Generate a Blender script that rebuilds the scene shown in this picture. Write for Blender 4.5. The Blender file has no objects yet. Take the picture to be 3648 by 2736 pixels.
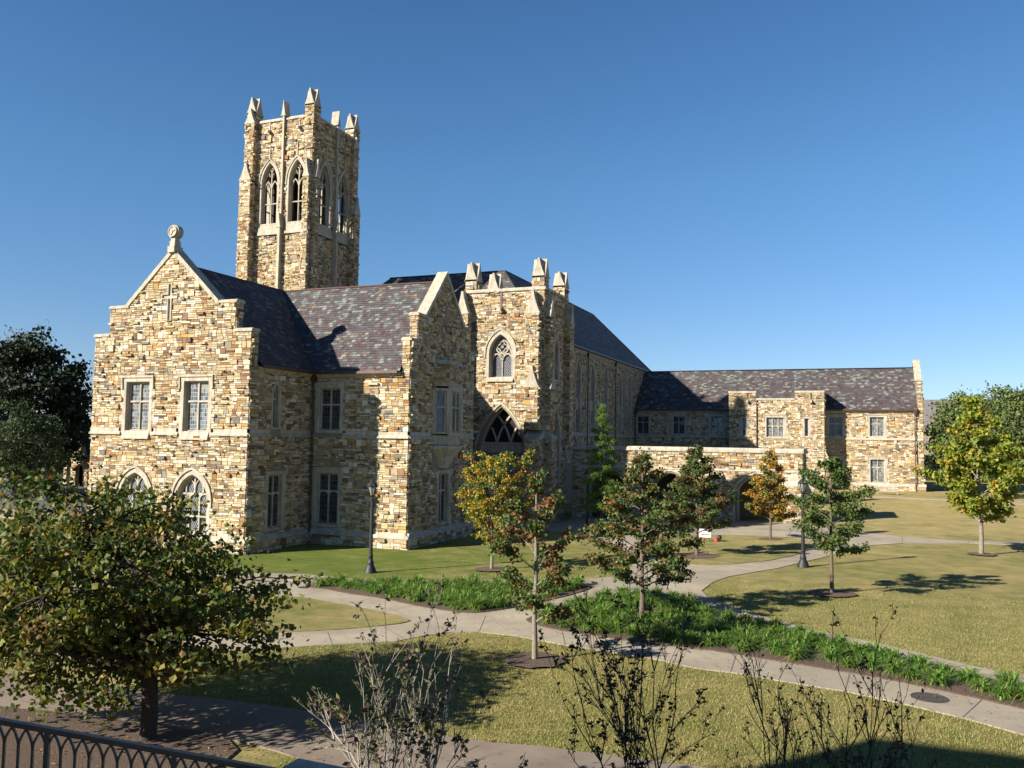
import bpy, bmesh, math, random
from mathutils import Vector, Matrix, noise
from mathutils.geometry import tessellate_polygon
R = math.radians
S = bpy.context.scene
COL = S.collection
rnd = random.Random(7)

# ------------------------------------------------------------------ camera
cam_d = bpy.data.cameras.new("camera"); cam = bpy.data.objects.new("camera", cam_d); COL.objects.link(cam)
S.camera = cam
cam_d.sensor_width = 36; cam_d.lens = 29.673; cam_d.clip_start = .1; cam_d.clip_end = 3000
_h, _p, _r = .382386, .064064, .015473
_F = Vector((-math.sin(_h)*math.cos(_p), math.cos(_h)*math.cos(_p), math.sin(_p)))
_rt = Vector((math.cos(_h), math.sin(_h), 0)); _up = _rt.cross(_F)
_r2 = _rt*math.cos(_r)+_up*math.sin(_r); _u2 = -_rt*math.sin(_r)+_up*math.cos(_r)
cam.matrix_world = Matrix(((_r2.x, _u2.x, -_F.x, 0), (_r2.y, _u2.y, -_F.y, 0), (_r2.z, _u2.z, -_F.z, 6.5), (0, 0, 0, 1)))
S.render.resolution_x = 1024; S.render.resolution_y = 768

# ------------------------------------------------------------------ sky and sun
SD = Vector((.82, 1, -.65)).normalized()            # direction the light travels
elev = math.asin(-SD.z); 
w = bpy.data.worlds.new("World"); S.world = w; w.use_nodes = True
nt = w.node_tree; bg = nt.nodes['Background']
sky = nt.nodes.new('ShaderNodeTexSky'); sky.sky_type = 'NISHITA'; sky.sun_disc = False
sky.sun_elevation = elev; sky.sun_rotation = math.atan2(-SD.x, -SD.y)
sky.air_density = 1.0; sky.dust_density = 0; sky.ozone_density = 3.0; sky.altitude = 300
_tc = nt.nodes.new('ShaderNodeTexCoord'); _sp = nt.nodes.new('ShaderNodeSeparateXYZ'); nt.links.new(_tc.outputs['Generated'], _sp.inputs[0])
_cr = nt.nodes.new('ShaderNodeValToRGB'); nt.links.new(_sp.outputs[2], _cr.inputs[0])      # tint of the autumn sky by height above the horizon, overhead part dimmed to deepen the shade
_st = [(0, (0.753, 0.856, 1.149)), (0.1, (0.729, 0.871, 1.093)), (0.29, (0.689, 1.014, 1.188)), (0.45, (0.61, 0.951, 1.188)), (1, (0.285, 0.396, 0.523))]
while len(_cr.color_ramp.elements) < 5: _cr.color_ramp.elements.new(.5)
for _i, (_q, _c) in enumerate(_st): _cr.color_ramp.elements[_i].position = _q; _cr.color_ramp.elements[_i].color = (*_c, 1)
_mx = nt.nodes.new('ShaderNodeMix'); _mx.data_type = 'RGBA'; _mx.blend_type = 'MULTIPLY'; _mx.inputs[0].default_value = 1
nt.links.new(sky.outputs[0], _mx.inputs[6]); nt.links.new(_cr.outputs[0], _mx.inputs[7])
nt.links.new(_mx.outputs[2], bg.inputs[0]); bg.inputs[1].default_value = .05
sl = bpy.data.lights.new("sun", 'SUN'); sl.energy = 5.0; sl.angle = R(.53); sl.color = (1, .93, .8)
so = bpy.data.objects.new("sun", sl); COL.objects.link(so)
so.rotation_euler = SD.to_track_quat('-Z', 'Y').to_euler(); so.location = (-60, -60, 60)
S.view_settings.view_transform = 'Standard'; S.view_settings.look = 'None'
S.view_settings.exposure = 1.22; S.view_settings.gamma = 1

# ------------------------------------------------------------------ helpers
def tag(o, label=None, cat=None, group=None, kind=None):
    if label: o['label'] = label
    if cat: o['category'] = cat
    if group: o['group'] = group
    if kind: o['kind'] = kind
    return o

def empty(name, loc=(0, 0, 0), **k):
    o = bpy.data.objects.new(name, None); COL.objects.link(o); o.location = loc; o.empty_display_size = .3
    return tag(o, **k)

class MB:
    def __init__(s): s.v = []; s.f = []; s.c = []; s.uv = []; s.hasuv = False
    def quad(s, a, b, c, d, col=None, uv=None):
        n = len(s.v); s.v += [a, b, c, d]; s.f.append((n, n+1, n+2, n+3)); s.c.append(col); s.uv.append(uv)
        if uv: s.hasuv = True
    def tri(s, a, b, c, col=None):
        n = len(s.v); s.v += [a, b, c]; s.f.append((n, n+1, n+2)); s.c.append(col); s.uv.append(None)
    def poly(s, pts, col=None):
        n = len(s.v); s.v += list(pts); s.f.append(tuple(range(n, n+len(pts)))); s.c.append(col); s.uv.append(None)
    def hexa(s, p, col=None):      # p: 8 points, bottom 4 ccw then top 4
        n = len(s.v); s.v += list(p)
        for f in ((0, 3, 2, 1), (4, 5, 6, 7), (0, 1, 5, 4), (1, 2, 6, 5), (2, 3, 7, 6), (3, 0, 4, 7)):
            s.f.append(tuple(n+i for i in f)); s.c.append(col); s.uv.append(None)
    def box(s, x0, x1, y0, y1, z0, z1, col=None):
        s.hexa([(x0, y0, z0), (x1, y0, z0), (x1, y1, z0), (x0, y1, z0), (x0, y0, z1), (x1, y0, z1), (x1, y1, z1), (x0, y1, z1)], col)
    def tube(s, pts, rad, n=6, col=None, cap=False):
        pts = [Vector(p) for p in pts]; rings = []
        if not hasattr(rad, '__len__'): rad = [rad]*len(pts)
        for i, p in enumerate(pts):
            t = (pts[min(i+1, len(pts)-1)]-pts[max(i-1, 0)]).normalized()
            a = t.cross(Vector((0, 0, 1)) if abs(t.z) < .9 else Vector((1, 0, 0))).normalized(); b = t.cross(a)
            k = len(s.v)
            for j in range(n):
                an = 2*math.pi*j/n
                s.v.append(tuple(p+(a*math.cos(an)+b*math.sin(an))*rad[i]))
            rings.append(k)
        for i in range(len(pts)-1):
            for j in range(n):
                s.f.append((rings[i]+j, rings[i]+(j+1) % n, rings[i+1]+(j+1) % n, rings[i+1]+j)); s.c.append(col); s.uv.append(None)
        if cap:
            s.f.append(tuple(rings[-1]+j for j in range(n))); s.c.append(col); s.uv.append(None)
            s.f.append(tuple(rings[0]+j for j in reversed(range(n)))); s.c.append(col); s.uv.append(None)
    def lathe(s, prof, c=(0, 0, 0), n=12, col=None):
        k = len(s.v)
        for r, z in prof:
            for j in range(n):
                an = 2*math.pi*(j+.5)/n; s.v.append((c[0]+r*math.cos(an), c[1]+r*math.sin(an), c[2]+z))
        for i in range(len(prof)-1):
            for j in range(n):
                s.f.append((k+i*n+j, k+i*n+(j+1) % n, k+(i+1)*n+(j+1) % n, k+(i+1)*n+j)); s.c.append(col); s.uv.append(None)
    def build(s, name, mat, parent=None, smooth=False, origin=None):
        me = bpy.data.meshes.new(name)
        vs = [tuple(v) for v in s.v]
        if origin: vs = [(v[0]-origin[0], v[1]-origin[1], v[2]-origin[2]) for v in vs]
        me.from_pydata(vs, [], s.f); me.update()
        if any(c is not None for c in s.c):
            at = me.color_attributes.new('Col', 'FLOAT_COLOR', 'CORNER'); buf = []
            for f, c in zip(s.f, s.c):
                c = c or (.5, .5, .5); buf += [c[0], c[1], c[2], 1.0]*len(f)
            at.data.foreach_set('color', buf)
        if s.hasuv:
            ul = me.uv_layers.new(name='UVMap'); buf = []
            for f, u in zip(s.f, s.uv):
                for i in range(len(f)):
                    buf += list(u[i]) if u else [0, 0]
            ul.data.foreach_set('uv', buf)
        if smooth: me.polygons.foreach_set('use_smooth', [True]*len(me.polygons))
        if mat: me.materials.append(mat)
        o = bpy.data.objects.new(name, me); COL.objects.link(o)
        if origin: o.location = origin
        if parent: o.parent = parent
        return o

def copy_tree(o, parent=None):
    c = o.copy(); COL.objects.link(c); c.parent = parent
    for ch in list(o.children): copy_tree(ch, c)
    return c

def sm(a, b, t):
    t = min(1, max(0, (t-a)/(b-a))); return t*t*(3-2*t)
def g(x, y): return -.2+.5*sm(-24, 4, x)+.6*sm(74, 106, y)

# ------------------------------------------------------------------ materials
def mat(name): 
    m = bpy.data.materials.new(name); m.use_nodes = True; return m, m.node_tree, m.node_tree.nodes['Principled BSDF']
def N(nt, t, **k):
    n = nt.nodes.new(t)
    for a, v in k.items(): setattr(n, a, v)
    return n
KA = .76      # overall reflectance level of the sunlit surfaces
def sc(c): return tuple(v*KA for v in c)
def ramp(nt, stops):
    r = N(nt, 'ShaderNodeValToRGB'); e = r.color_ramp.elements
    while len(e) < len(stops): e.new(.5)
    for i, (p, c) in enumerate(stops): e[i].position = p; e[i].color = (*c, 1)
    return r
def noise_n(nt, scale, detail=4, coord='Object', rough=.6):
    tc = N(nt, 'ShaderNodeTexCoord'); n = N(nt, 'ShaderNodeTexNoise'); n.inputs['Scale'].default_value = scale
    n.inputs['Detail'].default_value = detail; n.inputs['Roughness'].default_value = rough
    nt.links.new(tc.outputs[coord], n.inputs['Vector']); return n
def mixc(nt, a, b, fac, typ='MIX'):
    m = N(nt, 'ShaderNodeMix', data_type='RGBA', blend_type=typ)
    def s(sock, v):
        if isinstance(v, (tuple, list)): sock.default_value = (*v, 1)
        elif isinstance(v, (int, float)): sock.default_value = v
        else: nt.links.new(v, sock)
    s(m.inputs[0], fac); s(m.inputs[6], a); s(m.inputs[7], b); return m.outputs[2]
def bump(nt, bs, h, strength=.3, dist=.02):
    b = N(nt, 'ShaderNodeBump'); b.inputs['Strength'].default_value = strength; b.inputs['Distance'].default_value = dist
    nt.links.new(h, b.inputs['Height']); nt.links.new(b.outputs[0], bs.inputs['Normal'])

def attr_mat(name, rough=.9, nscale=9, lo=.72, hi=1.2, bmp=.5, bdist=.03, spec=.3):
    m, t, b = mat(name)
    a = N(t, 'ShaderNodeAttribute', attribute_name='Col')
    n = noise_n(t, nscale, 6, rough=.7); r = ramp(t, [(.3, (lo*KA,)*3), (.7, (hi*KA,)*3)])
    t.links.new(n.outputs[0], r.inputs[0])
    n2 = noise_n(t, 1.1, 3); r2 = ramp(t, [(.35, (.9, .9, .88)), (.65, (1.05, 1.05, 1.05))]); t.links.new(n2.outputs[0], r2.inputs[0])
    c = mixc(t, a.outputs['Color'], r.outputs[0], 1.0, 'MULTIPLY'); c = mixc(t, c, r2.outputs[0], 1.0, 'MULTIPLY')
    t.links.new(c, b.inputs['Base Color']); b.inputs['Roughness'].default_value = rough
    b.inputs['Specular IOR Level'].default_value = spec
    if bmp: bump(t, b, n.outputs[0], bmp, bdist)
    return m
def plain(name, col, rough=.6, metal=0, nscale=8, var=.2, bmp=.1, spec=.5, bd=.01):
    m, t, b = mat(name); col = sc(col)
    n = noise_n(t, nscale, 5); r = ramp(t, [(.3, tuple(c*(1-var) for c in col)), (.7, tuple(min(1, c*(1+var)) for c in col))])
    t.links.new(n.outputs[0], r.inputs[0]); t.links.new(r.outputs[0], b.inputs['Base Color'])
    b.inputs['Roughness'].default_value = rough; b.inputs['Metallic'].default_value = metal; b.inputs['Specular IOR Level'].default_value = spec
    if bmp: bump(t, b, n.outputs[0], bmp, bd)
    return m
M = {}
M['stone'] = attr_mat('fieldstone masonry', .92, 11, .7, 1.25, .8, .04, .2)
M['slate'] = attr_mat('slate shingles', .62, 7, .8, 1.2, .4, .015, .4)
M['mortar'] = plain('mortar', (.27, .225, .165), .95, 0, 14, .2, .4)
M['metal'] = plain('black painted cast iron', (.014, .016, .018), .6, 0, 20, .2, .05)
M['copper'] = plain('brown copper gutter', (.10, .055, .045), .5, .3, 3, .25, .05)
M['bronze'] = plain('bronze painted handrail', (.24, .175, .14), .42, .1, 30, .15, .05)
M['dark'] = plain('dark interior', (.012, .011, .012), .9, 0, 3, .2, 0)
M['belfry_shade'] = plain('shade toned belfry backing', (.07, .055, .045), .95, 0, 9, .3, .3)  # belfry walls coloured dark so the open interior reads as shaded
M['door'] = plain('grey painted door', (.30, .30, .29), .6, 0, 3, .12, .1)
M['teak'] = plain('weathered teak', (.42, .39, .34), .8, 0, 20, .2, .2)
M['white'] = plain('white sign board', (.8, .8, .78), .5, 0, 4, .03, 0)
M['red'] = plain('red ink', (.6, .03, .03), .5, 0, 4, .05, 0)
M['bark'] = plain('grey brown bark', (.16, .125, .095), .95, 0, 18, .35, .9, .2, .03)
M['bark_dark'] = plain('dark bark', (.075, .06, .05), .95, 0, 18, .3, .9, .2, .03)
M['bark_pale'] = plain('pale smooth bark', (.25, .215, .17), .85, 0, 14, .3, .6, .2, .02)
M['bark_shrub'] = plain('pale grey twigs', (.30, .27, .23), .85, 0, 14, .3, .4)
M['roofmem'] = plain('pale roof membrane', (.6, .6, .58), .8, 0, 2, .08, .05)

def mk_lime():
    m, t, b = mat('limestone trim')
    n = noise_n(t, 2.3, 6); r = ramp(t, [(.3, sc((.43, .38, .30))), (.7, sc((.61, .55, .445)))]); t.links.new(n.outputs[0], r.inputs[0])
    tc = N(t, 'ShaderNodeTexCoord'); mp = N(t, 'ShaderNodeMapping'); mp.inputs['Scale'].default_value = (4, 4, .5)
    n2 = N(t, 'ShaderNodeTexNoise'); n2.inputs['Scale'].default_value = 1.2; n2.inputs['Detail'].default_value = 6
    t.links.new(tc.outputs['Object'], mp.inputs[0]); t.links.new(mp.outputs[0], n2.inputs['Vector'])
    r2 = ramp(t, [(.32, (.72, .7, .67)), (.6, (1, 1, 1))]); t.links.new(n2.outputs[0], r2.inputs[0])
    c = mixc(t, r.outputs[0], r2.outputs[0], 1.0, 'MULTIPLY'); t.links.new(c, b.inputs['Base Color'])
    b.inputs['Roughness'].default_value = .85; b.inputs['Specular IOR Level'].default_value = .25
    n3 = noise_n(t, 40, 4); bump(t, b, n3.outputs[0], .25, .01); return m
M['lime'] = mk_lime()

def mk_glass(name, kind, base, lead, p=.2):
    m, t, b = mat(name); uv = N(t, 'ShaderNodeUVMap'); sp = N(t, 'ShaderNodeSeparateXYZ'); t.links.new(uv.outputs[0], sp.inputs[0])
    def mth(op, a, bb=None):
        k = N(t, 'ShaderNodeMath', operation=op)
        for i, v in enumerate((a, bb)):
            if v is None: continue
            if isinstance(v, (int, float)): k.inputs[i].default_value = v
            else: t.links.new(v, k.inputs[i])
        return k.outputs[0]
    x, z = sp.outputs[0], sp.outputs[1]
    if kind == 'diamond':
        z6 = mth('MULTIPLY', z, .62); a = mth('ADD', x, z6); c = mth('SUBTRACT', x, z6)
    else: a = x; c = mth('MULTIPLY', z, .62)
    la = mth('ABSOLUTE', mth('SUBTRACT', mth('FRACT', mth('DIVIDE', a, p)), .5))
    lc = mth('ABSOLUTE', mth('SUBTRACT', mth('FRACT', mth('DIVIDE', c, p)), .5))
    mx = mth('MAXIMUM', la, lc); line = mth('GREATER_THAN', mx, .5-.055)
    fa = mth('FLOOR', mth('DIVIDE', a, p)); fc = mth('FLOOR', mth('DIVIDE', c, p)); cb = N(t, 'ShaderNodeCombineXYZ')
    t.links.new(fa, cb.inputs[0]); t.links.new(fc, cb.inputs[1]); wn = N(t, 'ShaderNodeTexWhiteNoise'); t.links.new(cb.outputs[0], wn.inputs['Vector'])
    if kind == 'books':      # leaded square panes with shelves of pale books right behind the glass
        pal = ramp(t, [(0, (.05, .055, .06)), (.35, (.10, .11, .115)), (.6, (.15, .19, .18)), (.75, (.22, .2, .15)), (.85, (.11, .16, .2)), (.93, (.15, .10, .07))])
        pal.color_ramp.interpolation = 'CONSTANT'; t.links.new(wn.outputs['Value'], pal.inputs[0]); gcol = pal.outputs[0]
    else:
        pal = ramp(t, [(0, tuple(c_*.5 for c_ in base)), (1, tuple(c_*1.6 for c_ in base))]); t.links.new(wn.outputs['Value'], pal.inputs[0]); gcol = pal.outputs[0]
    c = mixc(t, gcol, lead, line); t.links.new(c, b.inputs['Base Color'])
    rr = N(t, 'ShaderNodeMapRange'); t.links.new(line, rr.inputs[0]); rr.inputs[3].default_value = .08; rr.inputs[4].default_value = .6
    t.links.new(rr.outputs[0], b.inputs['Roughness']); b.inputs['Specular IOR Level'].default_value = .7
    nb = N(t, 'ShaderNodeMath', operation='MULTIPLY'); t.links.new(wn.outputs['Value'], nb.inputs[0]); nb.inputs[1].default_value = 1
    # each quarry tilts a little
    vm = N(t, 'ShaderNodeVectorMath', operation='SCALE'); t.links.new(wn.outputs['Color'], vm.inputs[0]); vm.inputs['Scale'].default_value = .07
    vs = N(t, 'ShaderNodeVectorMath', operation='ADD'); geo = N(t, 'ShaderNodeNewGeometry'); t.links.new(geo.outputs['Normal'], vs.inputs[0]); t.links.new(vm.outputs[0], vs.inputs[1])
    nm = N(t, 'ShaderNodeVectorMath', operation='NORMALIZE'); t.links.new(vs.outputs[0], nm.inputs[0]); t.links.new(nm.outputs[0], b.inputs['Normal'])
    return m
M['g_dia'] = mk_glass('diamond leaded glass', 'diamond', (.035, .04, .05), (.33, .33, .36), .155)
M['g_sq'] = mk_glass('square leaded glass', 'square', (.03, .033, .04), (.05, .05, .055), .19)
M['g_book'] = mk_glass('leaded glass before shelves', 'books', (.1, .1, .1), (.22, .21, .2), .145)

def leaf_mat(name, rough=.6, trans=.35):
    m, t, b = mat(name); a = N(t, 'ShaderNodeAttribute', attribute_name='Col')
    ac = mixc(t, a.outputs['Color'], (.92, .92, .92), 1.0, 'MULTIPLY'); t.links.new(ac, b.inputs['Base Color']); b.inputs['Roughness'].default_value = rough; b.inputs['Specular IOR Level'].default_value = .35
    tr = N(t, 'ShaderNodeBsdfTranslucent'); c = mixc(t, ac, (1.0, 1.0, .45), 1.0, 'MULTIPLY'); t.links.new(c, tr.inputs[0])
    ms = N(t, 'ShaderNodeMixShader'); ms.inputs[0].default_value = trans
    out = t.nodes['Material Output']; t.links.new(b.outputs[0], ms.inputs[1]); t.links.new(tr.outputs[0], ms.inputs[2]); t.links.new(ms.outputs[0], out.inputs[0])
    return m
M['leaf'] = leaf_mat('leaves'); M['needle'] = leaf_mat('dense leaves', .7, .15)

def mk_grass():
    m, t, b = mat('autumn lawn')
    n1 = noise_n(t, .12, 4); n2 = noise_n(t, 1.1, 5); n3 = noise_n(t, 26, 4, rough=.8); n4 = noise_n(t, .45, 5)
    r1 = ramp(t, [(.32, sc((.16, .20, .045))), (.47, sc((.30, .265, .115))), (.64, sc((.46, .365, .18)))])
    mx = N(t, 'ShaderNodeMath', operation='MULTIPLY_ADD'); t.links.new(n2.outputs[0], mx.inputs[0]); mx.inputs[1].default_value = .5
    m2 = N(t, 'ShaderNodeMath', operation='MULTIPLY'); t.links.new(n1.outputs[0], m2.inputs[0]); m2.inputs[1].default_value = .5; t.links.new(m2.outputs[0], mx.inputs[2])
    # greener near the library, straw coloured further off
    tc = N(t, 'ShaderNodeTexCoord'); sp = N(t, 'ShaderNodeSeparateXYZ'); t.links.new(tc.outputs['Object'], sp.inputs[0])
    mr = N(t, 'ShaderNodeMapRange'); t.links.new(sp.outputs[1], mr.inputs[0]); mr.inputs[1].default_value = 58; mr.inputs[2].default_value = 75; mr.inputs[3].default_value = 0; mr.inputs[4].default_value = .13
    dv = N(t, 'ShaderNodeVectorMath', operation='DISTANCE'); t.links.new(tc.outputs['Object'], dv.inputs[0]); dv.inputs[1].default_value = (-27, 41, 0)
    mr2 = N(t, 'ShaderNodeMapRange'); t.links.new(dv.outputs['Value'], mr2.inputs[0]); mr2.inputs[1].default_value = 3; mr2.inputs[2].default_value = 17; mr2.inputs[3].default_value = -.2; mr2.inputs[4].default_value = 0
    ad = N(t, 'ShaderNodeMath', operation='ADD'); t.links.new(mx.outputs[0], ad.inputs[0]); t.links.new(mr.outputs[0], ad.inputs[1])
    ad2 = N(t, 'ShaderNodeMath', operation='ADD'); t.links.new(ad.outputs[0], ad2.inputs[0]); t.links.new(mr2.outputs[0], ad2.inputs[1])
    t.links.new(ad2.outputs[0], r1.inputs[0])
    r3 = ramp(t, [(.3, (.55, .6, .5)), (.7, (1.35, 1.3, 1.25))]); t.links.new(n3.outputs[0], r3.inputs[0])
    r4 = ramp(t, [(.35, (.82, .88, .8)), (.65, (1.15, 1.1, 1.1))]); t.links.new(n4.outputs[0], r4.inputs[0])
    c = mixc(t, r1.outputs[0], r3.outputs[0], .8, 'MULTIPLY'); c = mixc(t, c, r4.outputs[0], 1.0, 'MULTIPLY')
    mp = N(t, 'ShaderNodeMapping'); mp.inputs['Scale'].default_value = (.5, 5, 1); mp.inputs['Rotation'].default_value = (0, 0, .5); t.links.new(tc.outputs['Object'], mp.inputs[0])
    n5 = N(t, 'ShaderNodeTexNoise'); n5.inputs['Scale'].default_value = 1.3; n5.inputs['Detail'].default_value = 7; n5.inputs['Roughness'].default_value = .75; t.links.new(mp.outputs[0], n5.inputs['Vector'])
    r5 = ramp(t, [(.36, (.78, .86, .74)), (.5, (1, 1, 1)), (.66, (1.22, 1.14, 1.15))]); t.links.new(n5.outputs[0], r5.inputs[0]); c = mixc(t, c, r5.outputs[0], 1.0, 'MULTIPLY')
    t.links.new(c, b.inputs['Base Color']); b.inputs['Roughness'].default_value = 1; b.inputs['Specular IOR Level'].default_value = .1
    bump(t, b, n3.outputs[0], .8, .05); return m
M['grass'] = mk_grass()
def mk_conc(name, c0, c1):
    m, t, b = mat(name); n1 = noise_n(t, .6, 6); n2 = noise_n(t, 45, 3, rough=.7); n3 = noise_n(t, 3.2, 7, rough=.75); n4 = noise_n(t, .22, 3)
    r = ramp(t, [(.3, sc(c0)), (.7, sc(c1))]); t.links.new(n1.outputs[0], r.inputs[0]); r2 = ramp(t, [(.3, (.86,)*3), (.7, (1.1,)*3)]); t.links.new(n2.outputs[0], r2.inputs[0])
    r3 = ramp(t, [(.30, (.72, .69, .64)), (.44, (1, 1, 1)), (.8, (1.05, 1.04, 1.02))]); t.links.new(n3.outputs[0], r3.inputs[0]); r4 = ramp(t, [(.4, (.9, .9, .9)), (.6, (1.08, 1.07, 1.05))]); t.links.new(n4.outputs[0], r4.inputs[0])
    c = mixc(t, r.outputs[0], r2.outputs[0], 1.0, 'MULTIPLY'); c = mixc(t, c, r3.outputs[0], 1.0, 'MULTIPLY'); c = mixc(t, c, r4.outputs[0], 1.0, 'MULTIPLY'); t.links.new(c, b.inputs['Base Color']); b.inputs['Roughness'].default_value = .9
    b.inputs['Specular IOR Level'].default_value = .2; bump(t, b, n2.outputs[0], .2, .01); return m
M['conc'] = mk_conc('concrete paving', (.34, .29, .225), (.45, .395, .31))
M['conc_warm'] = mk_conc('pinkish concrete', (.22, .175, .14), (.30, .245, .20))  # darker tones carry the dappled tree shade of the terrace path
M['joint'] = plain('dark joint', (.12, .11, .095), .95, 0, 8, .2, 0)
M['asphalt'] = mk_conc('asphalt', (.12, .115, .12), (.17, .165, .17))
def mk_mulch():
    m, t, b = mat('bark mulch'); n = noise_n(t, 22, 5, rough=.8); r = ramp(t, [(.3, (.05, .032, .023)), (.55, (.14, .092, .065)), (.75, (.27, .2, .14))])
    t.links.new(n.outputs[0], r.inputs[0]); t.links.new(r.outputs[0], b.inputs['Base Color']); b.inputs['Roughness'].default_value = 1; bump(t, b, n.outputs[0], 1, .08); return m
M['mulch'] = mk_mulch()

# ------------------------------------------------------------------ masonry walls
PAL = [((.565, .465, .31), 17), ((.63, .54, .395), 14), ((.48, .37, .23), 13), ((.68, .62, .50), 8), ((.39, .29, .175), 9),
       ((.46, .28, .115), 7), ((.31, .17, .08), 6), ((.32, .275, .215), 6), ((.195, .18, .17), 3), ((.215, .135, .09), 5), ((.51, .395, .22), 9)]
PC = [p for p, k in PAL for _ in range(k)]
def scol(r):
    c = r.choice(PC); k = r.uniform(.94, 1.22); return (c[0]*k, c[1]*k*r.uniform(.97, 1.02), c[2]*k*r.uniform(.92, 1.05))

class Wall:
    """vertical wall plane: s runs along u, d is outward from the face; to the right of u is outside"""
    def __init__(w, o, u): w.o = o; l = math.hypot(*u); w.u = (u[0]/l, u[1]/l); w.n = (w.u[1], -w.u[0])
    def P(w, s, z, d=0): return (w.o[0]+w.u[0]*s+w.n[0]*d, w.o[1]+w.u[1]*s+w.n[1]*d, z)
    def box(w, mb, s0, s1, z0, z1, d0, d1, col=None):
        P = w.P; mb.hexa([P(s0, z0, d1), P(s1, z0, d1), P(s1, z0, d0), P(s0, z0, d0), P(s0, z1, d1), P(s1, z1, d1), P(s1, z1, d0), P(s0, z1, d0)], col)
    def prism(w, mb, prof, s0, s1, col=None):     # prof: (d,z) polygon extruded along s
        a = [w.P(s0, z, d) for d, z in prof]; b = [w.P(s1, z, d) for d, z in prof]; n = len(prof)
        mb.poly(a, col); mb.poly(b[::-1], col)
        for i in range(n): j = (i+1) % n; mb.quad(a[i], b[i], b[j], a[j], col)
    def plate(w, mb, prof, d0, d1, col=None):      # prof: (s,z) polygon extruded along d
        a = [w.P(s, z, d1) for s, z in prof]; b = [w.P(s, z, d0) for s, z in prof]; n = len(prof)
        mb.poly(a, col); mb.poly(b[::-1], col)
        for i in range(n): j = (i+1) % n; mb.quad(a[j], a[i], b[i], b[j], col)

def arch_hw(a, h, dz):
    if dz <= 0: return a
    if dz >= h: return 0
    if h >= a:
        Rr = (a*a+h*h)/(2*a); return max(0, math.sqrt(max(0, Rr*Rr-dz*dz))-(Rr-a))
    return a*(1-(dz/h)**1.9)**.62
def outline(c, wd, z0, zs, za, n=9):
    """opening outline, counter-clockwise from lower left along the sill"""
    a = wd/2; pts = [(c-a, z0), (c+a, z0)]
    if za <= zs+.01: return pts+[(c+a, zs), (c-a, zs)]
    h = za-zs; up = [(arch_hw(a, h, h*math.sin(math.pi/2*i/n)), zs+h*math.sin(math.pi/2*i/n)) for i in range(n)]
    return pts+[(c+x, z) for x, z in up]+[(c, za)]+[(c-x, z) for x, z in reversed(up)]

class Op:
    def __init__(o, c, wd, z0, zs, za=None): o.c = c; o.w = wd; o.z0 = z0; o.zs = zs; o.za = za if za else zs
    def blocked(o, z0, z1):
        if z1 <= o.z0 or z0 >= o.za: return None
        z = max(z0, o.zs) if o.za > o.zs else z0
        z = (max(z0, o.z0)+min(z1, o.za))/2
        hw = arch_hw(o.w/2, o.za-o.zs, z-o.zs) if (o.za > o.zs and z > o.zs) else o.w/2
        return (o.c-hw, o.c+hw) if hw > .02 else None

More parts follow.
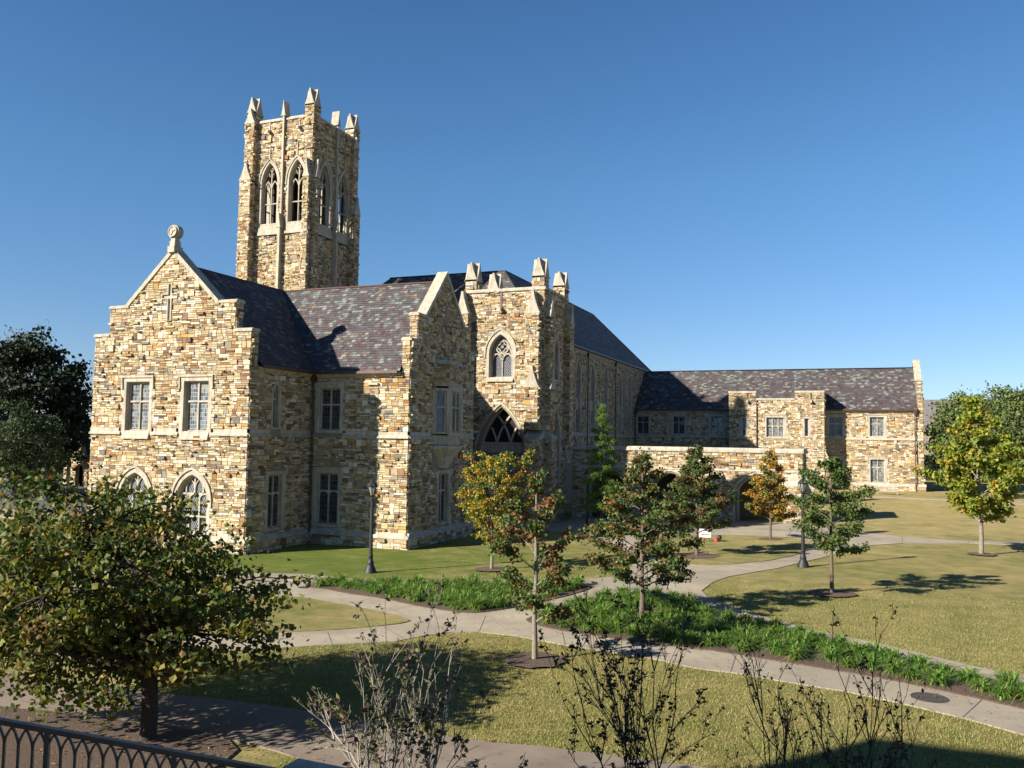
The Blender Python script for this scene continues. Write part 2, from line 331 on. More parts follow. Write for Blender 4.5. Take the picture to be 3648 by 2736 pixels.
def masonry(mb, w, z0, z1, span, ops=(), seed=0, coarse=1.0, d=0.0, scale=1.0, far=False):
    r = random.Random(seed)
    def put(a, b, c0, c1, big):
        # clip against openings and outline
        zs = (c0+c1)/2; sp = span(zs)
        if sp is None: return
        segs = [(max(a, s0), min(b, s1)) for s0, s1 in sp if min(b, s1)-max(a, s0) > .06]
        for o in ops:
            bl = o.blocked(c0, c1)
            if bl:
                ns = []
                for s0, s1 in segs:
                    if bl[1] <= s0 or bl[0] >= s1: ns.append((s0, s1)); continue
                    if bl[0]-s0 > .06: ns.append((s0, bl[0]))
                    if s1-bl[1] > .06: ns.append((bl[1], s1))
                segs = ns
        for s0, s1 in segs:
            m = .011*scale
            x0, x1, q0, q1 = s0+m, s1-m, c0+m, c1-m
            if x1-x0 < .04: continue
            pr = .022+r.random()*.03; col = scol(r); k = r.random()
            if k < .12 and x1-x0 > .12: pr = r.uniform(.08, .19); 
            if k > .985: pr = .1
            t0, t1 = (r.uniform(-.012, .012), r.uniform(-.012, .012)) if pr < .08 else (-.02, .01)
            P = w.P; e = .012
            A = [P(x0, q0, d), P(x1, q0, d), P(x1, q1, d), P(x0, q1, d)]
            B = [P(x0+e*r.random(), q0+e*r.random(), d+pr+t0), P(x1-e*r.random(), q0+e*r.random(), d+pr-t1), P(x1-e*r.random(), q1-e*r.random(), d+pr+t1), P(x0+e*r.random(), q1-e*r.random(), d+pr-t0)]
            n = len(mb.v); mb.v += A+B
            fs = [(4, 5, 6, 7), (0, 1, 5, 4), (2, 3, 7, 6)] + ([(1, 2, 6, 5), (3, 0, 4, 7)] if not far else [(1, 2, 6, 5), (3, 0, 4, 7)])
            for f in fs: mb.f.append(tuple(n+i for i in f)); mb.c.append(col); mb.uv.append(None)
    z = z0; lo = 1e9; hi = -1e9
    for k in range(60):
        sp = span(z0+(z1-z0)*(k+.5)/60)
        if sp:
            for a, b in sp: lo = min(lo, a); hi = max(hi, b)
    while z < z1-.03:
        bh = r.choice([.18, .23, .28, .31, .36, .4])*scale; 
        if z+bh > z1-.08: bh = z1-z
        s = lo-r.random()*.4
        while s < hi:
            wd = r.uniform(.25, .75)*scale; k = r.random(); e = min(s+wd, hi+.01)
            if hi-e < .15: e = hi+.01
            if k < .25 or bh < .17: 
                wd2 = min(e-s, r.uniform(.28, .55)*scale); e = s+wd2 if hi-(s+wd2) > .15 else e; put(s, e, z, z+bh, True)
            else:
                nrow = 2 if bh < .3 or r.random() < .55 else 3
                cuts = [z]+[z+bh*(i+r.uniform(-.17, .17))/nrow for i in range(1, nrow)]+[z+bh]
                for i in range(nrow):
                    if e-s > .5 and r.random() < .6:
                        m = s+(e-s)*r.uniform(.3, .7); put(s, m, cuts[i], cuts[i+1], False); put(m, e, cuts[i], cuts[i+1], False)
                    else: put(s, e, cuts[i], cuts[i+1], False)
            s = e
        z += bh

def masonry2(mb, w, z0, z1, span, ops, seed, cut):
    masonry(mb, w, z0, cut[0], span, ops, seed); masonry(mb, w, cut[1], z1, span, ops, seed+900)

def slab(mb, w, outer, holes, d0, d1):
    """wall body with real openings: front at d1, back at d0"""
    loops = [outer]+[list(h) for h in holes]
    pts = [p for l in loops for p in l]
    tris = tessellate_polygon([[Vector((p[0], p[1], 0)) for p in l] for l in loops])
    n = len(mb.v); mb.v += [w.P(s, z, d1) for s, z in pts]+[w.P(s, z, d0) for s, z in pts]; k = len(pts)
    for t in tris:
        a, b, c = t
        mb.f.append((n+a, n+b, n+c)); mb.c.append(None); mb.uv.append(None)
        mb.f.append((n+k+c, n+k+b, n+k+a)); mb.c.append(None); mb.uv.append(None)
    i0 = 0
    for l in loops:
        m = len(l)
        for i in range(m):
            j = (i+1) % m; mb.f.append((n+i0+i, n+i0+j, n+k+i0+j, n+k+i0+i)); mb.c.append(None); mb.uv.append(None)
        i0 += m

def ribbon(mb, w, pts, wd, d0, d1, closed=False):
    """bar of width wd following (s,z) points on the wall"""
    n = len(pts); L = []; Rr = []
    for i, (s, z) in enumerate(pts):
        if closed: a = pts[i-1]; b = pts[(i+1) % n]
        else: a = pts[max(0, i-1)]; b = pts[min(n-1, i+1)]
        dx, dz = b[0]-a[0], b[1]-a[1]; l = math.hypot(dx, dz) or 1; nx, nz = -dz/l*wd/2, dx/l*wd/2
        L.append((s+nx, z+nz)); Rr.append((s-nx, z-nz))
    rng = range(n) if closed else range(n-1)
    for i in rng:
        j = (i+1) % n
        q = [w.P(*L[i], d1), w.P(*L[j], d1), w.P(*Rr[j], d1), w.P(*Rr[i], d1)]; p = [w.P(*L[i], d0), w.P(*L[j], d0), w.P(*Rr[j], d0), w.P(*Rr[i], d0)]
        mb.quad(*q); mb.quad(q[0], p[0], p[1], q[1]); mb.quad(q[3], q[2], p[2], p[3]); mb.quad(*p[::-1])
        if not closed and i == 0: mb.quad(q[0], q[3], p[3], p[0])
        if not closed and i == n-2: mb.quad(q[1], p[1], p[2], q[2])

def band(mb, inn, out, w, d_in, d_out):
    n = len(inn)
    for i in range(n):
        j = (i+1) % n; mb.quad(w.P(*out[i], d_out), w.P(*out[j], d_out), w.P(*inn[j], d_in), w.P(*inn[i], d_in))

def window(parent, w, c, wd, z0, zs, za=None, fw=.22, lights=2, trans=(), glass='g_sq', hood=False, arched=False, depth=.3, quoins=True, tracery=None, sill=0.0, base='window', light_arch_all=False):
    """limestone window: surround, reveal, mullions, transoms, tracery; leaded pane as sub-part. returns the masonry opening"""
    za = za or zs; mb = MB(); a = wd/2
    inn = outline(c, wd, z0, zs, za); out = outline(c, wd+2*fw, z0-fw*.7, zs+(fw if za <= zs+.01 else 0), za+fw*1.15 if za > zs+.01 else None or zs+fw)
    mid = outline(c, wd+.1, z0-.05, zs+(.05 if za <= zs+.01 else 0), (za+.06) if za > zs+.01 else zs+.05)
    band(mb, mid, out, w, .055, .055); band(mb, inn, mid, w, -.03, .055); band(mb, inn, inn, w, -depth-.12, -.03); band(mb, out, out, w, .055, -.06)
    if hood:
        o2 = outline(c, wd+2*fw+.14, z0, zs+(fw if za <= zs+.01 else 0)+.0, (za+fw*1.15+.1) if za > zs+.01 else zs+fw+.07)
        path = o2[2:]
        if za <= zs+.01:
            zt = zs+fw+.05; hs = c+a+fw+.05; path = [(hs, zt-.75), (hs, zt), (2*c-hs, zt), (2*c-hs, zt-.75)]
        else: path = [(path[0][0], path[0][1]-.35)]+path+[(path[-1][0], path[-1][1]-.35)]
        ribbon(mb, w, path, .13, 0, .13)
    if quoins:
        rr = random.Random(int(c*31+z0*7)); zz = z0-fw*.7; i = 0
        while zz < zs-.2:
            hh = .36
            if i % 2 == 0:
                for sg in (-1, 1):
                    e0 = c+sg*(a+fw-.02); e1 = c+sg*(a+fw+.17+.04*rr.random()); w.box(mb, min(e0, e1), max(e0, e1), zz, zz+hh, -.05, .05)
            zz += hh+.02; i += 1
    fd0, fd1 = -depth, -depth+.13
    def bar(s, za_, zb_, wv=.09): w.box(mb, s-wv/2, s+wv/2, za_, zb_, fd0, fd1)
    # perimeter frame
    ribbon(mb, w, outline(c, wd-.08, z0+.04, zs-(.04 if za <= zs+.01 else 0), za-.04), .1, fd0+.01, fd1-.01, True)
    tt = list(trans); lw = wd/lights
    for i in range(1, lights):
        s = c-a+lw*i; top = za
        if za > zs+.01:
            top = zs
            while top < za-.05 and arch_hw(a, za-zs, top-zs) > abs(s-c)+.04: top += .05
        bar(s, z0, top if tracery is None else tracery)
    for z in tt: w.box(mb, c-a, c+a, z-.05, z+.05, fd0-.01, fd1+.01)
    if arched:      # small heads on the lights under each transom
        for z in (tt[:1] if not light_arch_all else tt):
            for i in range(lights):
                cc = c-a+lw*(i+.5); hw = lw/2-.03; zt = z-.05; zb = zt-hw*.75
                arc = [(cc-hw+2*hw*k/10, zb+(zt-zb)*math.sqrt(max(0, 1-((k-5)/5)**2))) for k in range(11)]
                for k in range(10):
                    p, q = arc[k], arc[k+1]; 
                    mb.quad(w.P(p[0], p[1], fd1), w.P(q[0], q[1], fd1), w.P(q[0], zt+.02, fd1), w.P(p[0], zt+.02, fd1))
                    mb.quad(w.P(p[0], p[1], fd1), w.P(q[0], q[1], fd1), w.P(q[0], q[1], fd0), w.P(p[0], p[1], fd0))
    if sill:
        w.prism(mb, [(.06, z0-.02), (.06+.12, z0-sill), (.06+.12, z0-sill-.08), (-.05, z0-sill-.08), (-.05, z0-.02)], c-a-fw*.6, c+a+fw*.6)
    f = mb.build(base, M['lime'], parent)
    if glass:
        gp = MB(); pl = outline(c, wd, z0, zs, za); n = len(gp.v); d = -depth+.04
        gp.v += [w.P(s, z, d) for s, z in pl]; gp.f.append(tuple(range(len(pl)))); gp.c.append(None); gp.uv.append([(s, z) for s, z in pl]); gp.hasuv = True
        gp.build('pane', M[glass], f)
    return Op(c, wd+2*fw-.02, z0-fw*.7+.01, zs+(fw if za <= zs+.01 else 0)-.01, (za+fw*1.1) if za > zs+.01 else None), f, pl if glass else inn

def hole(c, wd, z0, zs, za=None, e=.02): return outline(c, wd+2*e, z0-e, zs+(e if not za or za <= zs+.01 else 0), (za+e) if za and za > zs+.01 else zs+e)

def slates(mb, p0, u, v, L, width, span=None, seed=0, ex=.24, tw=.3, warm=0):
    """courses of slates on the plane p0 + u*a + v*b; a in span(b)"""
    r = random.Random(seed); u = Vector(u).normalized(); v = Vector(v).normalized(); p0 = Vector(p0); n = u.cross(v).normalized()
    if n.z < 0: n = -n
    b = 0; row = 0
    while b < L:
        sp = span(b+ex/2) if span else (0, width)
        if sp and sp[1]-sp[0] > .05:
            a = sp[0]-r.random()*tw
            while a < sp[1]:
                t = tw*r.uniform(.7, 1.25); x0 = max(a+.006, sp[0]); x1 = min(a+t-.006, sp[1]); a += t
                if x1-x0 < .03: continue
                k = r.random(); ht = b/L; green = .10+.16*ht
                if k < green: c = r.choice([(.175, .19, .175), (.215, .23, .21), (.145, .16, .152), (.24, .25, .225)])
                elif k < green+.22+.2*ht: c = r.choice([(.10, .092, .105), (.115, .105, .11), (.085, .088, .097)])
                elif k < .95: c = r.choice([(.098, .07, .075), (.085, .062, .066), (.112, .08, .083), (.095, .07, .076)])
                else: c = (.17, .12, .09)
                q = r.uniform(.85, 1.15); c = tuple(e*q for e in c)
                b1 = min(b+ex, L); lift = .035+r.random()*.012; lo = .012
                A = p0+u*x0+v*b+n*lift; B = p0+u*x1+v*b+n*(lift+r.uniform(-.004, .004)); Cc = p0+u*x1+v*(b1+.01)+n*lo; D = p0+u*x0+v*(b1+.01)+n*lo
                mb.quad(A, B, Cc, D, c); mb.quad(A, p0+u*x0+v*b+n*.005, p0+u*x1+v*b+n*.005, B, tuple(e*.6 for e in c))
        b += ex; row += 1

def roof_plane(parent, pts, p0, u, v, L, width, span=None, seed=0, ex=.24, tw=.3, name='roof'):
    mb = MB(); mb.poly([Vector(p) for p in pts], (.08, .06, .065)); slates(mb, p0, u, v, L, width, span, seed, ex, tw)
    return mb.build(name, M['slate'], parent)

def gablet(mb, w, c, wd, z0, h, d0, d1, flat=.14):
    """concave gable shaped cap (profile on the wall plane, extruded in depth)"""
    pr = [(c-wd/2-.05, z0), (c+wd/2+.05, z0), (c+wd/2+.05, z0+.12)]
    for i in range(0, 9):
        t = i/8; pr.append((c+(wd/2)*((1-t)**1.5*(1-flat)+flat), z0+.12+(h-.12)*t))
    for i in range(8, -1, -1):
        t = i/8; pr.append((c-(wd/2)*((1-t)**1.5*(1-flat)+flat), z0+.12+(h-.12)*t))
    pr.append((c-wd/2-.05, z0+.12)); w.plate(mb, pr, d0, d1)
def stone_pier(sm_, mm, x0, x1, y0, y1, z0, z1, seed, pr=True):
    """rubble pier with four faces"""
    mm.box(x0+.02, x1-.02, y0+.02, y1-.02, z0, z1)
    for i, (o, u, L) in enumerate((((x0, y0), (1, 0), x1-x0), ((x1, y0), (0, 1), y1-y0), ((x1, y1), (-1, 0), x1-x0), ((x0, y1), (0, -1), y1-y0))):
        masonry(sm_, Wall(o, u), z0, z1, lambda z, L=L: [(0, L)], (), seed+i, d=-.02)
def pinnacle(parent, x0, x1, y0, y1, z0, z1, zc, seed, mat_='stone'):
    """pier with crossed ogee gables on top: returns nothing, builds two parts"""
    s_, m_ = MB(), MB(); stone_pier(s_, m_, x0, x1, y0, y1, z0, z1, seed); 
    p = s_.build('pinnacle', M['stone'], parent); m_.build('mortar_core', M['mortar'], p)
    c = MB(); W1 = Wall((0, y0), (1, 0)); gablet(c, W1, (x0+x1)/2, x1-x0+.06, z1, zc-z1, -(y1-y0)-.06, .06)
    W2 = Wall((x1, 0), (0, 1)); gablet(c, W2, (y0+y1)/2, y1-y0+.02, z1+.005, zc-z1-.02, -(x1-x0)-.05, .05)
    # small stone panel inside the front gable
    cap = c.build('pinnacle_cap', M['lime'], p)
    return p
def buttress(parent, w, s0, s1, z0, z1, zt, proj, seed, cap='gablet', name='buttress', base=-.1):
    s_, m_ = MB(), MB()
    w.box(m_, s0+.02, s1-.02, z0, z1, base, proj-.02)
    masonry(s_, w, z0, z1, lambda z: [(s0, s1)], (), seed, d=proj-.02)
    # flank faces
    for s, dirn in ((s0, -1), (s1, 1)):
        if dirn == 1: o = w.P(s, 0, proj); u = (-w.n[0], -w.n[1])
        else: o = w.P(s, 0, 0); u = w.n
        ww = Wall(o[:2], u); masonry(s_, ww, z0, z1, lambda z: [(0, proj)], (), seed+3+dirn, d=-.02)
    b = s_.build(name, M['stone'], parent); m_.build('mortar_core', M['mortar'], b)
    c = MB()
    if cap == 'gablet': gablet(c, w, (s0+s1)/2, s1-s0+.04, z1, zt-z1, -.05, proj+.05, .16)
    else: w.prism(c, [(proj+.06, z1), (proj+.06, z1+.1), (-.02, zt), (-.02, z1)], s0-.05, s1+.05)
    c.build('buttress_cap', M['lime'], b); return b

def strip(mb, w, s0, s1, z, h=.36, p0=.1, p1=.03, gaps=()):
    """string course with sloping weathering, interrupted by gaps"""
    segs = [(s0, s1)]
    for a, b in gaps:
        ns = []
        for x, y in segs:
            if b <= x or a >= y: ns.append((x, y)); continue
            if a > x: ns.append((x, a))
            if b < y: ns.append((b, y))
        segs = ns
    for a, b in segs:
        w.prism(mb, [(p1+.02, z+h), (p1+.02, z+.14), (p0+.05, z+.02), (p0+.05, z-.05), (-.05, z-.05), (-.05, z+h)][::-1], a, b)
def plinth(parent, w, s0, s1, zc, seed, proj=.2, zb=-.8):
    s_ = MB(); masonry(s_, w, zb, zc-.22, lambda z: [(s0-proj, s1+proj)], (), seed, d=proj, scale=1.25); m_ = MB(); w.box(m_, s0-proj+.01, s1+proj-.01, zb, zc-.22, -.05, proj)
    p = s_.build('plinth', M['stone'], parent); m_.build('mortar_core', M['mortar'], p)
    c = MB(); w.prism(c, [(proj+.07, zc-.22), (proj+.07, zc-.14), (.03, zc+.12), (-.05, zc+.12), (-.05, zc-.22)][::-1], s0-proj-.03, s1+proj+.03); c.build('plinth_cap', M['lime'], p)
def gable_span(c, hw, z_low, in1, z_up, in2, apex):
    """stepped gable: full width to z_low, stepped in to z_up, then slope from c±in2 to apex"""
    def f(z):
        if z < z_low: h = hw
        elif z < z_up: h = in1
        elif z < apex: h = in2*(apex-z)/(apex-z_up)
        else: return None
        return [(c-h, c+h)]
    return f
def gable_outline(c, hw, z_low, in1, z_up, in2, apex, zb):
    return [(c-hw, zb), (c+hw, zb), (c+hw, z_low), (c+in1, z_low), (c+in1, z_up), (c+in2, z_up), (c, apex), (c-in2, z_up), (c-in1, z_up), (c-in1, z_low), (c-hw, z_low)]
def gable_coping(parent, w, c, hw, z_low, in1, z_up, in2, apex, T):
    d0, d1 = -T-.08, .1; h = .2
    for sg in (-1, 1):
        mb = MB(); a, b = sorted((c+sg*(in1-.04), c+sg*(hw+.08)))
        w.prism(mb, [(d1, z_low), (d1, z_low+.12), (d1-.12, z_low+h), (d0+.12, z_low+h), (d0, z_low+.12), (d0, z_low)][::-1], a, b); mb.build('coping', M['lime'], parent)
        mb = MB(); a, b = sorted((c+sg*(in2-.1), c+sg*(in1+.08)))
        w.prism(mb, [(d1, z_up), (d1, z_up+.12), (d1-.12, z_up+h), (d0+.12, z_up+h), (d0, z_up+.12), (d0, z_up)][::-1], a, b)
        x0, x1 = c+sg*(in2+.0), c; L = math.hypot(in2, apex-z_up); nx, nz = sg*(apex-z_up)/L, in2/L; t = .24
        pr = [(x0, z_up+.02), (x1, apex), (x1, apex+t/nz), (x0+nx*t, z_up+.02+nz*t)]
        w.plate(mb, pr if sg < 0 else pr[::-1], d0-.005, d1+.005); mb.build('coping', M['lime'], parent)
def downpipe(parent, x, y, z0, z1, head=True, r=.06):
    mb = MB(); mb.tube([(x, y, z0), (x, y, z1)], r, 8)
    for z in (z0+.6, (z0+z1)/2, z1-1.2): mb.box(x-.09, x+.09, y-.09, y+.09, z-.04, z+.04)
    if head: mb.box(x-.17, x+.17, y-.15, y+.15, z1-.45, z1-.05); mb.box(x-.13, x+.13, y-.11, y+.11, z1-.6, z1-.45)
    mb.tube([(x, y, z0+.05), (x, y-.12, z0-.15)], r, 8)
    return mb.build('downpipe', M['copper'], parent)
def gutter(parent, a, b, w=.16, h=.16):
    a = Vector(a); b = Vector(b); mb = MB(); t = (b-a).normalized(); n = Vector((t.y, -t.x, 0))
    q = []
    for p in (a, b): q.append([p+n*0, p+n*w, p+n*w+Vector((0, 0, h)), p+Vector((0, 0, h))])
    for i in range(4): j = (i+1) % 4; mb.quad(q[0][i], q[1][i], q[1][j], q[0][j])
    mb.poly(q[0]); mb.poly(q[1][::-1])
    return mb.build('gutter', M['copper'], parent)

exec_parts = []
# ================================================================== LIBRARY
lib = empty('library', (-31.5, 44, 0), label='long sandstone Gothic library with gabled wings, slate roofs and a pinnacled entrance tower', cat='building')
lib.location = (0, 0, 0)
ST, MO, LI = M['stone'], M['mortar'], M['lime']

# ---- front gabled wing ------------------------------------------------
w1 = Wall((0, 38.7), (1, 0)); C1, HW = -37.5, 5.95
GP1 = (C1, HW, 12.35, 4.8, 14.05, 3.4, 17.25)
ops, holes = [], []
for c in (-39.8, -35.35):
    o, f, _ = window(lib, w1, c, 1.72, 6.62, 9.5, fw=.3, lights=2, trans=(8.36,), glass='g_book', hood=True, sill=.42); ops.append(o); holes.append(hole(c, 1.72, 6.62, 9.5))
for c in (-39.75, -35.4):
    o, f, _ = window(lib, w1, c, 2.2, .75, 2.62, 4.05, fw=.27, lights=3, trans=(3.0, 1.7), glass='g_dia', hood=True, arched=True, tracery=3.0, depth=.35); ops.append(o); holes.append(hole(c, 2.2, .75, 2.62, 4.05))
    t = MB()
    for s in (c-.62, c, c+.62):
        top = 3.0
        while arch_hw(1.1, 1.43, top-2.62) > abs(s-c)+.05 and top < 4.0: top += .05
        w1.box(t, s-.04, s+.04, 3.0, top, -.35, -.21)
    for s in (c-.31, c+.31):
        ribbon(t, w1, [(s-.3, 3.35), (s-.22, 3.6), (s, 3.85 if abs(s-c) < .4 else 3.6), (s+.22, 3.6), (s+.3, 3.35)], .06, -.34, -.22)
    t.build('tracery', LI, f)
mb = MB(); slab(mb, w1, gable_outline(*GP1, -.8), holes, -.6, 0); mb.build('wall_backing', MO, lib)
mb = MB(); masonry2(mb, w1, .72, 17.2, gable_span(*GP1), ops+[Op(-37.6, .3, 13.1, 15.4), Op(-37.6, 1.2, 14.46, 14.78)], 11, (6.37, 6.78)); 
we1 = Wall((C1+HW, 0), (0, 1)); we1b = Wall((C1+4.8, 0), (0, 1)); opsE, holesE = [], []
mb.build('wall', ST, lib)
o, f, _ = window(lib, we1, 41.1, .5, 6.95, 8.75, 9.5, fw=.2, lights=1, trans=(8.6,), glass='g_sq', quoins=False); opsE.append(o); holesE.append(hole(41.1, .5, 6.95, 8.75, 9.5))
o, f, _ = window(lib, we1, 41.3, 1.3, 1.05, 4.1, fw=.24, lights=2, trans=(3.05,), glass='g_sq', arched=True); opsE.append(o); holesE.append(hole(41.3, 1.3, 1.05, 4.1))
mb = MB(); slab(mb, we1, [(39.3, -.8), (44.7, -.8), (44.7, 10.5), (39.3, 10.5)], holesE, -.6, 0); mb.build('wall_backing', MO, lib)
mb = MB(); masonry2(mb, we1, .72, 12.35, lambda z: [(38.7, 44.7)] if z < 10.15 else [(38.7, 39.3)], opsE, 12, (6.37, 6.78))
masonry(mb, we1b, 12.55, 14.05, lambda z: [(38.7, 39.3)], (), 13); mb.build('wall', ST, lib)
gable_coping(lib, w1, *GP1, .6)
mb = MB(); mb.box(-43.4, -43.0, 39.3, 54.1, -.8, 10.5); mb.box(-43.4, -24.9, 53.7, 54.1, -.8, 10.5); mb.build('rear_wall', MO, lib)
# small step blocks of the west gable seen past the left edge
mb, mc = MB(), MB()
for (xa, xb, ya, yb, zt) in ((-44.4, -43.4, 41.2, 41.8, 10.2), (-44.5, -43.9, 43.4, 44.0, 13.2)):
    stone_pier(mb, mc, xa, xb, ya, yb, 9.0 if zt < 11 else 10, zt, int(zt*7))
p = mb.build('wall', ST, lib); mc.build('mortar_core', MO, p)
# cross set in the gable
mb = MB(); cx, cz = -37.6, 14.62
b_ = .13; cr = [(cx-b_, 13.15), (cx+b_, 13.15), (cx+b_, cz-b_), (cx+.58, cz-b_), (cx+.58, cz+b_), (cx+b_, cz+b_), (cx+b_, 15.38), (cx-b_, 15.38), (cx-b_, cz+b_), (cx-.58, cz+b_), (cx-.58, cz-b_), (cx-b_, cz-b_)]
w1.plate(mb, cr, -.02, .005); ribbon(mb, w1, cr, .085, .0, .1, True); 
mb.build('cross', LI, lib)
opC = Op(cx, .44, 13.1, 15.4)
# finial with round medallion
mb = MB(); xf = C1; mb.box(xf-.26, xf+.26, 38.45, 39.15, 17.25, 17.62); mb.box(xf-.2, xf+.2, 38.55, 39.05, 17.62, 17.95); mb.box(xf-.15, xf+.15, 38.6, 39.0, 17.95, 18.3)
for (r0, y0, y1) in ((.41, 38.6, 39.0), (.34, 38.53, 38.6)):
    pts = [(xf+r0*math.cos(a*math.pi/12), 18.52+r0*math.sin(a*math.pi/12)) for a in range(24)]
    Wall((0, y0), (1, 0)).plate(mb, pts, -(y1-y0), 0)
ribbon(mb, Wall((0, 38.53), (1, 0)), [(xf+.3*math.cos(a*math.pi/8), 18.52+.3*math.sin(a*math.pi/8)) for a in range(16)], .05, -.01, .04, True)
for a in (.4, 2.3, 4.3): ribbon(mb, Wall((0, 38.53), (1, 0)), [(xf, 18.52), (xf+.28*math.cos(a), 18.52+.28*math.sin(a))], .05, -.01, .04)
mb.build('finial', LI, lib)

# ---- second wing: south wall and east gable ---------------------------
Y2, X2, C2 = 44.7, -24.6, 49.3
w2 = Wall((0, Y2), (1, 0)); ops, holes = [], []
o, f, _ = window(lib, w2, -30.25, 1.5, 6.85, 9.42, fw=.28, lights=2, trans=(8.42,), hood=True); ops.append(o); holes.append(hole(-30.25, 1.5, 6.85, 9.42))
o, f, _ = window(lib, w2, -30.25, 1.5, 1.05, 4.12, fw=.28, lights=2, trans=(3.05,), arched=True, hood=True); ops.append(o); holes.append(hole(-30.25, 1.5, 1.05, 4.12))
mb = MB(); slab(mb, w2, [(C1+HW, -.8), (X2, -.8), (X2, 10.5), (C1+HW, 10.5)], holes, -.6, 0); mb.build('wall_backing', MO, lib)
mb = MB(); masonry2(mb, w2, .72, 12.3, lambda z: [(C1+HW, X2)] if z < 10.1 else [(X2-.55, X2)], ops, 21, (6.37, 6.78))
masonry(mb, Wall((0, 45.55), (1, 0)), 12.5, 13.95, lambda z: [(X2-.55, X2)], (), 22); mb.build('wall', ST, lib)
w2e = Wall((X2, 0), (0, 1)); GP2 = (C2, 4.6, 12.3, 3.75, 13.95, 2.7, 17.0); ops, holes = [], []
o, f, _ = window(lib, w2e, 49.5, 1.35, 1.05, 4.1, fw=.28, lights=2, trans=(3.05,), arched=True); ops.append(o); holes.append(hole(49.5, 1.35, 1.05, 4.1))
o, f, _ = window(lib, w2e, 49.3, .14, 13.9, 15.3, fw=.08, lights=1, quoins=False); ops.append(o); holes.append(hole(49.3, .14, 13.9, 15.3))
mb = MB(); slab(mb, w2e, gable_outline(*GP2, -.8), holes, -.55, 0); mb.build('wall_backing', MO, lib)
mb = MB(); masonry2(mb, w2e, .72, 16.95, gable_span(*GP2), ops+[Op(49.45, 3.3, 4.6, 11.4)], 23, (6.37, 6.78)); mb.build('wall', ST, lib)
gable_coping(lib, w2e, *GP2, .55)
# oriel
orl = MB(); opl = [(X2, 47.7), (X2+.8, 48.45), (X2+.8, 50.45), (X2, 51.2)]
def ring_prism(mb, pl, z0, z1, pl2=None):
    pl2 = pl2 or pl; a = [(x, y, z0) for x, y in pl]; b = [(x, y, z1) for x, y in pl2]; n = len(a)
    mb.poly(a[::-1]); mb.poly(b)
    for i in range(n): j = (i+1) % n; mb.quad(a[i], a[j], b[j], b[i])
def scl(pl, k): return [(X2-.05+(x-X2)*k+.05*0, 49.45+(y-49.45)*k) for x, y in pl]
ring_prism(orl, scl(opl, 1.0), 9.75, 10.0)
om = orl.build('oriel', LI, lib)
orl = MB(); ring_prism(orl, scl(opl, .96), 6.0, 6.6); orl.build('oriel_base', LI, om)
orl = MB(); ring_prism(orl, scl(opl, .35), 4.5, 5.3, scl(opl, .7)); ring_prism(orl, scl(opl, .7), 5.3, 5.75, scl(opl, 1.03)); ring_prism(orl, scl(opl, 1.08), 5.75, 5.95); orl.build('corbel', LI, om)
orl = MB(); ring_prism(orl, scl(opl, 1.1), 11.15, 11.45, scl(opl, .95)); orl.build('oriel_cap', LI, om)
ms = MB(); mc = MB()
for k in range(3):
    (xa, ya), (xb, yb) = opl[k], opl[k+1]; L = math.hypot(xb-xa, yb-ya); wk = Wall((xa, ya), (xb-xa, yb-ya))
    masonry(ms, wk, 10.0, 11.15, lambda z: [(0, L)], (), 50+k, d=-.02)
    wk.box(mc, 0, L, 10.0, 11.15, -.2, -.02); wk.box(mc, 0, L, 5.95, 6.0, -.2, -.02)
    wo, wf, _ = window(lib, wk, L/2, L*.62, 6.85, 9.4, fw=L*.19, lights=2 if k == 1 else 1, trans=(8.4,), glass='g_dia', quoins=False, depth=.12, base='oriel_window')
ms.build('oriel_wall', ST, om); mc.build('oriel_core', MO, om)
mb = MB(); wk = Wall((X2+.8, 0), (0, 1)); pts = [(49.45+.3*math.cos(a*math.pi/8), 10.6+.4*math.sin(a*math.pi/8)) for a in range(16)]; wk.plate(mb, pts, -.05, .08); ribbon(mb, wk, pts, .06, 0, .12, True); mb.build('medallion', LI, lib)
# roofs
ez, rz = 10.42, 16.65
roof_plane(lib, [(-31.2, 39.3, ez), (-31.2, 44.4, ez), (C1, C2, rz), (C1, 39.3, rz)], (-31.2, 39.3, ez), (0, 1, 0), (C1+31.2, 0, rz-ez), math.hypot(6.3, rz-ez), 5.1, lambda b: (0, 5.1+4.9*b/8.86), 31)
Lr = math.hypot(C2-44.4, rz-ez)
roof_plane(lib, [(-31.2, 44.4, ez), (-25.15, 44.4, ez), (-25.15, C2, rz), (C1, C2, rz)], (-31.2, 44.4, ez), (1, 0, 0), (0, C2-44.4, rz-ez), Lr, 6, lambda b: (-6.3*b/Lr, 6.05), 32, ex=.215, tw=.29)
mb = MB(); mb.poly([(-43.8, 39.3, ez), (C1, 39.3, rz), (C1, C2, rz), (-43.8, 54.2, ez)]); mb.poly([(-43.8, 54.2, ez), (C1, C2, rz), (-25.15, C2, rz), (-25.15, 54.2, ez)]); mb.build('rear_roof', M['slate'], lib)
mb = MB(); mb.tube([(C1, 39.3, rz+.04), (C1, C2, rz+.04)], .09, 6); mb.tube([(C1, C2, rz+.04), (-25.15, C2, rz+.04)], .09, 6); mb.tube([(-31.2, 44.4, ez+.05), (C1, C2, rz+.02)], .05, 5); mb.build('ridge_flashing', M['copper'], lib)
mb = MB(); mb.box(-43.2, -31.7, 54.1, 61, -.8, 10.5); mb.poly([(-43.2, 61, 10.5), (-31.7, 61, 10.5), (C1, 61, 17.2)]); mb.poly([(-43.2, 53.2, 10.5), (C1, 53.2, 17.2), (-31.7, 53.2, 10.5)]); mb.build('rear_wall', MO, lib)
